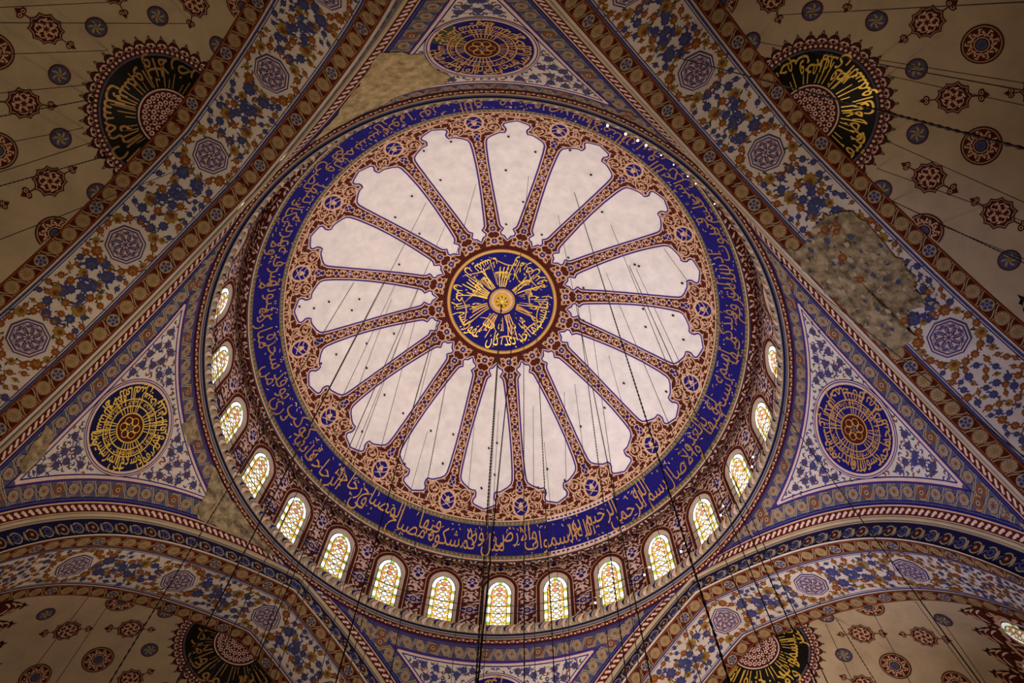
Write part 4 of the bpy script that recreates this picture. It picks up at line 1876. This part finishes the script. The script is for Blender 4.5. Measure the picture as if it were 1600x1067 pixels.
for az in (-45, 45, 135, -135):
    items = [(semi_base(), semi_polar(az)), semi_belt(az)]
    for k in range(-90, 91, 36):
        items.append((SMALL, semi_fn(az, 3.28, k)))
        items.append((LARGE, semi_fn(az, 4.95, k)))
    for k in (-72, -36, 0, 36, 72):
        items.append((CART, semi_fn(az, 4.08, k)))
        items.append((CART, semi_fn(az, 6.05, k)))
    for k in (-81, -54, -27, 0, 27, 54, 81):
        items.append((LARGE, semi_fn(az, 6.72, k + (0 if abs(k) != 81 else 0))) if abs(k) in (54, 0) else (SMALL, semi_fn(az, 6.9, k)))
    for k in range(24):
        items.append((FL, semi_fn(az, 8.10, -86.25 + k * 7.5)))
    for k in range(-10, 11):
        items.append((MER, semi_fn(az, 2.20, k * 9.0)))
    o = merge_build('half_dome', items)
    tag(o, 'beige half dome with rows of round and lobed painted medallions, %s of the picture' % ARCH_NAMES[az], kind='structure')
    # black and gold lunette
    f = semi_polar(az)
    n_, s_ = frame(az)
    ctr = (A0 + D4) * n_
    ctr[2] = IN_Z[0]
    root = empty('calligraphy_lunette', tuple(ctr))
    lb = {-45: 'black half round calligraphy panel with gleaming gold letters behind the upper right arch',
          45: 'black calligraphy panel with bright gold letters behind the lower right arch',
          135: 'black calligraphy crescent, its letters lost in shade, behind the lower left arch',
          -135: 'black half round calligraphy panel with gold letters dimmed as in shade behind the upper left arch'}[az]
    tag(root, lb, 'calligraphy panel', 'black panels at the crowns of the half domes')
    a = Art()
    th = np.linspace(-pi / 2, pi / 2, 61)
    a.grid(np.tile(th, (6, 1)), np.tile(np.linspace(.98, 2.05, 6)[:, None], (1, 61)), 'black', 5)
    gm = 'bright_gold' if az in (-45, 45) else 'dull_gold'  # sheen on the right, shade on the left, put into the gold
    run_text(a, ST[az], radians(-88), radians(88), (1.97, 1.66), .82, gm, 9, True, thin=.006, gap=-.1)
    for k in range(26):
        t = radians(-84 + k * 6.7)
        if k % 7 in (2, 5):
            continue
        e_ = 1.35 + .22 * (k % 3)
        a.fan([(t, 1.04), (t + .035, 1.04), (t + .055, e_), (t + .035, e_)], gm, 9)
    merge_build('lettered_panel', [(a, shift(f, ctr))], root)
    a = Art()
    a.grid(np.tile(th, (2, 1)), np.tile(np.array([[2.05], [2.11]]), (1, 61)), 'slate', 6)
    a.grid(np.tile(th, (2, 1)), np.tile(np.array([[2.11], [2.28]]), (1, 61)), 'red_brown', 6)
    for k in range(42):
        t = radians(-88 + k * 4.29)
        a.disc(t, 2.20, .05 / 2.2, 'pale_pink', 7, ry=.05, n=7)
    a.grid(np.tile(th, (2, 1)), np.tile(np.array([[.93], [.98]]), (1, 61)), 'pale_pink', 6)
    merge_build('rim', [(a, shift(f, ctr))], root)
    a = Art()
    a.grid(np.tile(th, (6, 1)), np.tile(np.linspace(.01, .94, 6)[:, None], (1, 61)), 'red_brown', 4)
    for rr_, nn in ((.78, 13), (.52, 9), (.26, 5)):
        for k in range(nn):
            t = radians(-84 + 168 * k / (nn - 1))
            a.disc(t, rr_, .085 / rr_, 'pale_pink', 5, ry=.085, n=8)
            a.disc(t, rr_, .04 / rr_, 'red_brown', 6, ry=.04, n=6)
            a.disc(t + .1 / rr_, rr_ - .12, .04 / rr_, 'pale_pink', 5, ry=.04, n=6)
    merge_build('centre_field', [(a, shift(f, ctr))], root)

# --- windows low in the two lower half domes
wl = Art()
gs = mapped(glass_art, lambda x, z: (x * 1.0, (z - 35.2) * .62))
fr = Art()
fo = arch_outline(.62, 36.3, 37.25, 33.2)
fr.fan([(x, (z - 35.2) * .62) for x, z in fo], 'frame_plaster', 3, (0, 0))
fr.stroke([(x * 1.06, (z - 35.18) * .64) for x, z in fo], .07, 'pale_pink', 4)
n28 = NW + 1
for az, ths in ((45, (-83, -70, -57, -44)), (135, (83, 70, 57, 44))):
    for th in ths:
        sf = semi_fn(az, 8.95, th)
        f2 = (lambda sf: (lambda x, y: sf(x, -y)))(sf)
        w = merge_build('window_%d' % n28, [(fr, f2)])
        tag(w, kind='structure')
        p = merge_build('pane', [(mapped(gs, lambda x, y: (x, y)), (lambda g2: (lambda x, y: (g2(x, y)[0] + g2(x, y)[1] * .03, g2(x, y)[1])))(f2))], w)
        p.color = (.5, 1, 1, 1)
        n28 += 1

# ================================================================== piers, outer walls, floor (below the picture)
def prism_ring(name, cx, cy, R, z0, z1, mat, n=32, a0=0.0, a1=2 * pi):
    t = np.linspace(a0, a1, n + 1)
    V = [(cx + R * cos(v), cy + R * sin(v), z) for z in (z0, z1) for v in t]
    F = [(i, i + 1, n + 2 + i, n + 1 + i) for i in range(n)]
    me = bpy.data.meshes.new(name)
    me.from_pydata(V, [], F)
    me.materials.append(MATS[MIX[mat]])
    o = bpy.data.objects.new(name, me)
    COL.objects.link(o)
    return tag(o, kind='structure')


zlow = float(_pz[-1])
for k in range(4):
    a = k * pi / 2
    prism_ring('pillar_%d' % (k + 1), 18.6 * cos(a), 18.6 * sin(a), 2.45, 0, zlow + 1.0, 'marble')
for k, az in enumerate((-45, 45, 135, -135)):
    n_, s_ = frame(az)
    c = (A0 + D4) * n_
    R = float(IN_R[-1])
    a = radians(az)
    prism_ring('wall_%s' % ARCH_NAMES[az].replace(' ', '_'), c[0], c[1], R * .999, 0, float(IN_Z[-1]) + .02, 'plaster_beige', 32, a - pi / 2, a + pi / 2)
me = bpy.data.meshes.new('floor')
me.from_pydata([(-30, -30, 0), (30, -30, 0), (30, 30, 0), (-30, 30, 0)], [], [(0, 1, 2, 3)])
me.materials.append(MATS[MIX['carpet']])
fl = bpy.data.objects.new('floor', me)
COL.objects.link(fl)
tag(fl, kind='structure')

# ================================================================== CHAINS, HOOKS, WIRES, LAMPS
CHAINS = [(-0.04, 0.09, 46.3, 0.45, 0.12, 3), (-0.04, 0.39, 46.37, 0.5, 0.43, 1), (1.72, 0.56, 46.25, 2.24, 0.54, 2), (1.1, 0.76, 46.31, 1.5, 0.76, 2), (-2.69, 2.94, 45.72, -2.06, 3.07, 2), (-3.17, 0.74, 45.94, -2.65, 0.88, 1), (-5.78, -1.46, 44.85, -5.52, -1.32, 2), (-7.1, -1.68, 44.0, -6.74, -1.44, 2), (-5.3, -1.18, 45.13, -5.04, -1.05, 1), (-5.49, -0.5, 45.09, -4.37, -0.03, 1), (-4.22, -0.8, 45.61, -3.8, -0.64, 1), (-4.81, 0.75, 45.38, -4.79, 0.76, 1), (-4.41, 0.74, 45.54, -3.07, 1.14, 1), (-0.21, 5.6, 45.04, 0.25, 5.63, 1), (-1.47, 6.18, 44.62, -0.6, 6.27, 1), (1.59, 5.32, 45.06, 1.67, 5.32, 1), (3.21, 4.53, 45.07, 2.15, 4.55, 1), (3.73, 4.1, 45.07, 3.95, 4.07, 1), (2.15, 6.89, 44.06, 3.41, 6.7, 1), (-3.83, 6.27, 43.96, -4.37, 6.11, 1), (3.52, -5.96, 44.26, 4.1, -6.15, 2), (5.18, -1.83, 45.09, 6.43, -2.37, 1), (6.23, -2.37, 44.43, 6.83, -2.65, 2), (6.56, -2.26, 44.25, 7.07, -2.51, 1), (3.86, 0.1, 45.76, 3.56, 0.14, 2), (4.4, -0.03, 45.57, 3.73, 0.07, 1), (5.41, 2.46, 44.86, 6.24, 2.22, 1), (-1.1, -6.34, 44.57, -0.82, -6.25, 1), (-3.49, -5.47, 44.54, -3.29, -5.36, 1), (-2.69, -4.18, 45.34, -2.92, -4.28, 1), (2.79, -4.71, 45.1, 3.4, -4.84, 1), (5.27, -4.42, 44.3, 5.55, -4.54, 1), (1.38, -6.74, 44.29, 0.85, -6.87, 1), (7.65, -3.57, 43.05, 8.65, -4.46, 1)]
ARCH_CHAINS = [(6.04, -12.6, 31.0, 6.09, -12.82, 2), (9.05, -13.81, 31.6, 9.02, -14.28, 1), (12.47, -12.46, 32.07, 12.44, -12.3, 1), (12.87, -11.97, 32.06, 12.8, -11.64, 1), (12.95, -9.99, 32.12, 12.67, -9.34, 1), (12.87, -9.04, 31.97, 13.15, -9.85, 1), (13.33, -8.05, 31.49, 13.54, -8.53, 2), (9.8, -6.1, 30.97, 10.46, -6.98, 1), (14.58, -7.45, 30.73, 15.01, -8.55, 1), (8.58, -13.03, 31.78, 8.54, -12.77, 1), (-11.57, -14.35, 31.48, -11.54, -13.59, 1), (-9.12, -13.7, 31.66, -9.12, -14.09, 1), (-12.06, -12.9, 32.03, -12.08, -13.57, 1), (-12.83, -11.85, 32.1, -12.9, -12.71, 1), (-12.88, -11.38, 32.0, -12.91, -11.55, 2), (-12.66, -9.55, 31.85, -12.83, -10.2, 2), (-13.28, -10.47, 32.02, -13.42, -11.25, 1), (-10.01, -9.16, 32.78, -10.2, -9.7, 1), (-10.35, -10.82, 32.87, -10.27, -10.53, 1), (-14.45, 6.93, 30.56, -13.95, 7.29, 1), (-11.66, 9.87, 32.2, -13.07, 8.81, 1), (-14.95, 6.35, 30.0, -14.97, 6.34, 1), (13.35, 8.32, 31.58, 14.87, 7.35, 2), (14.31, 7.29, 30.8, 13.92, 7.51, 1), (15.36, 6.15, 29.62, 16.29, 5.43, 1), (13.1, 8.8, 31.82, 12.99, 8.85, 1), (16.07, 6.45, 29.3, 16.35, 6.25, 1)]
RADII = {1: .011, 2: .022, 3: .035}


def chain(c, label, group):
    x0, y0, z0, x1, y1, k = c
    top = np.array([x0, y0, z0 + (.12 if hypot(x0, y0) > 2.9 else -.12 if hypot(x0, y0) > .45 else -.38)])
    e = empty('hanging_chain' if k > 1 else 'hanging_wire', tuple(top))
    tag(e, label, 'chain' if k > 1 else 'wire', group)
    # the bottom end leaves the picture far above the carpet
    bot = np.array([x1, y1, 4.0]) - top
    rod('chain' if k > 1 else 'wire', [(0, 0, 0), bot], RADII[k], 'iron', e, n=5, link=.22 if k > 1 else 0)
    rod('ceiling_plate', [(0, 0, -.02), (0, 0, -.09)], .055, 'iron', e, n=8)


def clock(az):
    h = ((az + 90) / 30) % 12
    q = int(round(h * 2)) % 24
    n = ('twelve', 'one', 'two', 'three', 'four', 'five', 'six', 'seven', 'eight', 'nine', 'ten', 'eleven')[q // 2]
    return ('half past ' if q % 2 else '') + n + ('' if q % 2 else " o'clock")


for i, c in enumerate(CHAINS):
    ck = clock(degrees(atan2(c[1], c[0])))
    rq = int(hypot(c[0], c[1]))
    away = ('beside the central roundel', 'under the central roundel', 'near the rim of the central roundel', 'just outside the roundel', 'inner third of the petals', 'halfway out the petals',
            'past halfway out the petals', 'towards the outer end of the petals', 'near the outer tips of the petals', 'at the outer tips')[min(rq, 9)]
    if c[5] == 3:
        chain(c, 'thick iron chain hanging from the gold boss at the centre of the dome', 'chains of the dome')
    elif c[5] == 2:
        chain(c, 'beaded iron chain, dome at %s, %s' % (ck, away), 'chains of the dome')
    else:
        chain(c, 'thin dome wire at %s, %s%s' % (ck, away, ', the inner one' if i == 12 else ''), 'thin wires of the dome')
ORD = ('first', 'second', 'third', 'fourth', 'fifth', 'sixth', 'seventh', 'eighth', 'ninth', 'tenth')
by_vault = {}
for c in sorted(ARCH_CHAINS, key=lambda c: (c[1], c[0])):
    side = 'upper' if c[1] < 0 else 'lower'
    hand = 'right' if c[0] > 0 else 'left'
    kind = 'iron chain' if c[5] > 1 else 'thin dark wire'
    k = by_vault[(side, hand, kind)] = by_vault.get((side, hand, kind), -1) + 1
    chain(c, '%s hanging in the %s %s vault, %s from the top' % (kind, side, hand, ORD[k]),
          ('chains' if c[5] > 1 else 'wires') + ' of the %s %s vault' % (side, hand))
HOOKS = [(8.26, -173.3), (6.98, -173.6), (7.3, -177.8), (8.85, -174.7), (5.61, 166.6), (6.91, 167.0), (8.24, 167.8), (7.3, 157.8), (8.9, 167.2), (7.29, 144.6), (7.28, 133.9), (9.4, -173.3), (7.24, 120.5), (7.0, 111.3), (7.25, 95.6), (7.01, 92.4), (8.31, 92.7), (8.85, 96.8), (8.88, 123.4), (8.26, 111.5), (8.9, 141.0), (7.2, 56.2), (8.29, 73.9), (8.91, 78.1), (8.89, 69.1), (4.2, -12.6), (8.75, -13.2), (8.26, -1.8), (7.12, 5.1), (8.77, 5.2), (6.95, -2.1), (7.12, 30.6), (7.18, 43.6), (8.77, 23.4), (4.21, 11.1), (8.8, -112.0), (8.81, -103.6), (7.16, -112.5), (7.16, -125.0), (6.93, -135.8), (5.51, -135.8), (5.52, -155.4), (8.78, -86.9), (7.05, -87.5), (5.49, -78.5), (4.17, -86.5), (8.18, -78.2), (8.76, -68.5), (8.13, -58.9), (6.99, -46.4), (4.15, -61.2), (4.14, -36.7), (6.92, -21.1), (7.08, -20.2)]
hk = None
for r, a in HOOKS:
    a = radians(a)
    z = ZS + sqrt(RS ** 2 - r ** 2)
    if hk is None:
        hk = rod('ceiling_hook', [(0, 0, .06), (0, 0, -.06), (.03, 0, -.10), (.03, 0, -.13)], .045, 'iron', n=7)
        h = hk
    else:
        h = hk.copy()
        COL.objects.link(h)
    h.location = (r * cos(a), r * sin(a), z - .02)
    ringw = 'innermost' if r < 5 else 'second' if r < 6 else 'third' if r < 7.1 else 'fourth' if r < 7.6 else 'fifth' if r < 8.5 else 'outermost'
    hl = 'small iron hook, white petal at %s, %s ring' % (clock(degrees(a)), ringw)
    same = sorted(b2 for r2, b2 in HOOKS if clock(b2) == clock(degrees(a)) and (r2 < 5, 5 <= r2 < 6, 6 <= r2 < 7.1, 7.1 <= r2 < 7.6, 7.6 <= r2 < 8.5, r2 >= 8.5) == (r < 5, 5 <= r < 6, 6 <= r < 7.1, 7.1 <= r < 7.6, 7.6 <= r < 8.5, r >= 8.5))
    if len(same) > 1:
        hl += ', %s of two going clockwise' % ('first' if abs(same[0] - degrees(a)) < .01 else 'second')
    tag(h, hl, 'hook', 'hooks in the white petals of the dome')

for z, lab in ((34.42, 'lower dark wire ringing the drum in front of the stained glass windows'), (34.95, 'upper dark wire ringing the drum in front of the stained glass windows')):
    o = band_tube('ring_wire', 11.52, z + G, .016, 'iron')
    tag(o, lab, 'wire')
# curved iron wires hooked across the left windows
for k in range(6):
    az = radians(90 + (k + 4.6) * 360 / NW)
    pts = []
    for t in np.linspace(0, 1, 14):
        a = az + .11 * (t - .5)
        pts.append((11.40 * cos(a), 11.40 * sin(a), 33.15 + G + 1.5 * sin(pi * t) * (1.0 if k % 2 else .7)))
    o = rod('hooped_wire', pts, .02, 'iron')
    tag(o, 'bent dark wire hoop before the left drum windows, %s from the bottom' % ORD[k], 'wire', 'wire hoops before the left drum windows')


def ledge_lamp(az, h, lab):
    a = radians(az)
    e = empty('ledge_lamp', (11.25 * cos(a), 11.25 * sin(a), 33.03 + G))
    tag(e, lab, 'lamp', 'small lamps on the drum ledge')
    rod('post', [(0, 0, 0), (0, 0, h)], .022, 'brass', e)
    dx, dy = -sin(a) * .3, cos(a) * .3
    rod('arm', [(0, 0, h), (dx, dy, h - .05)], .018, 'brass', e)
    for s in (0.0, 1.0):
        me = bpy.data.meshes.new('bulb')
        import bmesh
        bm = bmesh.new()
        bmesh.ops.create_uvsphere(bm, u_segments=10, v_segments=8, radius=.042)
        bmesh.ops.scale(bm, vec=(1, 1, 1.25), verts=bm.verts)
        bm.to_mesh(me)
        bm.free()
        me.materials.append(MATS[MIX['bulb']])
        b_ = bpy.data.objects.new('bulb', me)
        COL.objects.link(b_)
        b_.parent = e
        b_.location = (dx * (s * 1.0), dy * (s * 1.0), h - .12 - .3 * s)


for az, h, lab in ((53.5, 1.5, 'small brass lamp on a post between the second and third window left of the brightest'), (43.5, 1.4, 'small brass lamp on a post beside the brightest drum window'),
                   (66.0, 1.1, 'small brass lamp on a post between the lower drum windows'), (31.0, 1.2, 'small brass lamp on a post between the right hand drum windows'),
                   (18.0, 1.2, 'small brass lamp on a post beside the topmost of the bright right windows')):
    ledge_lamp(az, h, lab)
# string of little bulbs along the cornice edge, upper right
for i, az in enumerate((-67.5, -63.8, -61.2, -59.4, -56.0, -53.0, -49.5, -47.4, -42.0)):
    a = radians(az)
    me = bpy.data.meshes.new('bulb')
    import bmesh
    bm = bmesh.new()
    bmesh.ops.create_uvsphere(bm, u_segments=10, v_segments=8, radius=.04 if i < 4 else .022)
    bm.to_mesh(me)
    bm.free()
    me.materials.append(MATS[MIX['bulb']])
    o = bpy.data.objects.new('light_bulb', me)
    COL.objects.link(o)
    o.location = (10.99 * cos(a), 10.99 * sin(a), 32.98 + G)
    tag(o, 'tiny glowing bulb on the upper right cornice, %s from the left' % ORD[i], 'bulb', 'string of bulbs on the cornice')
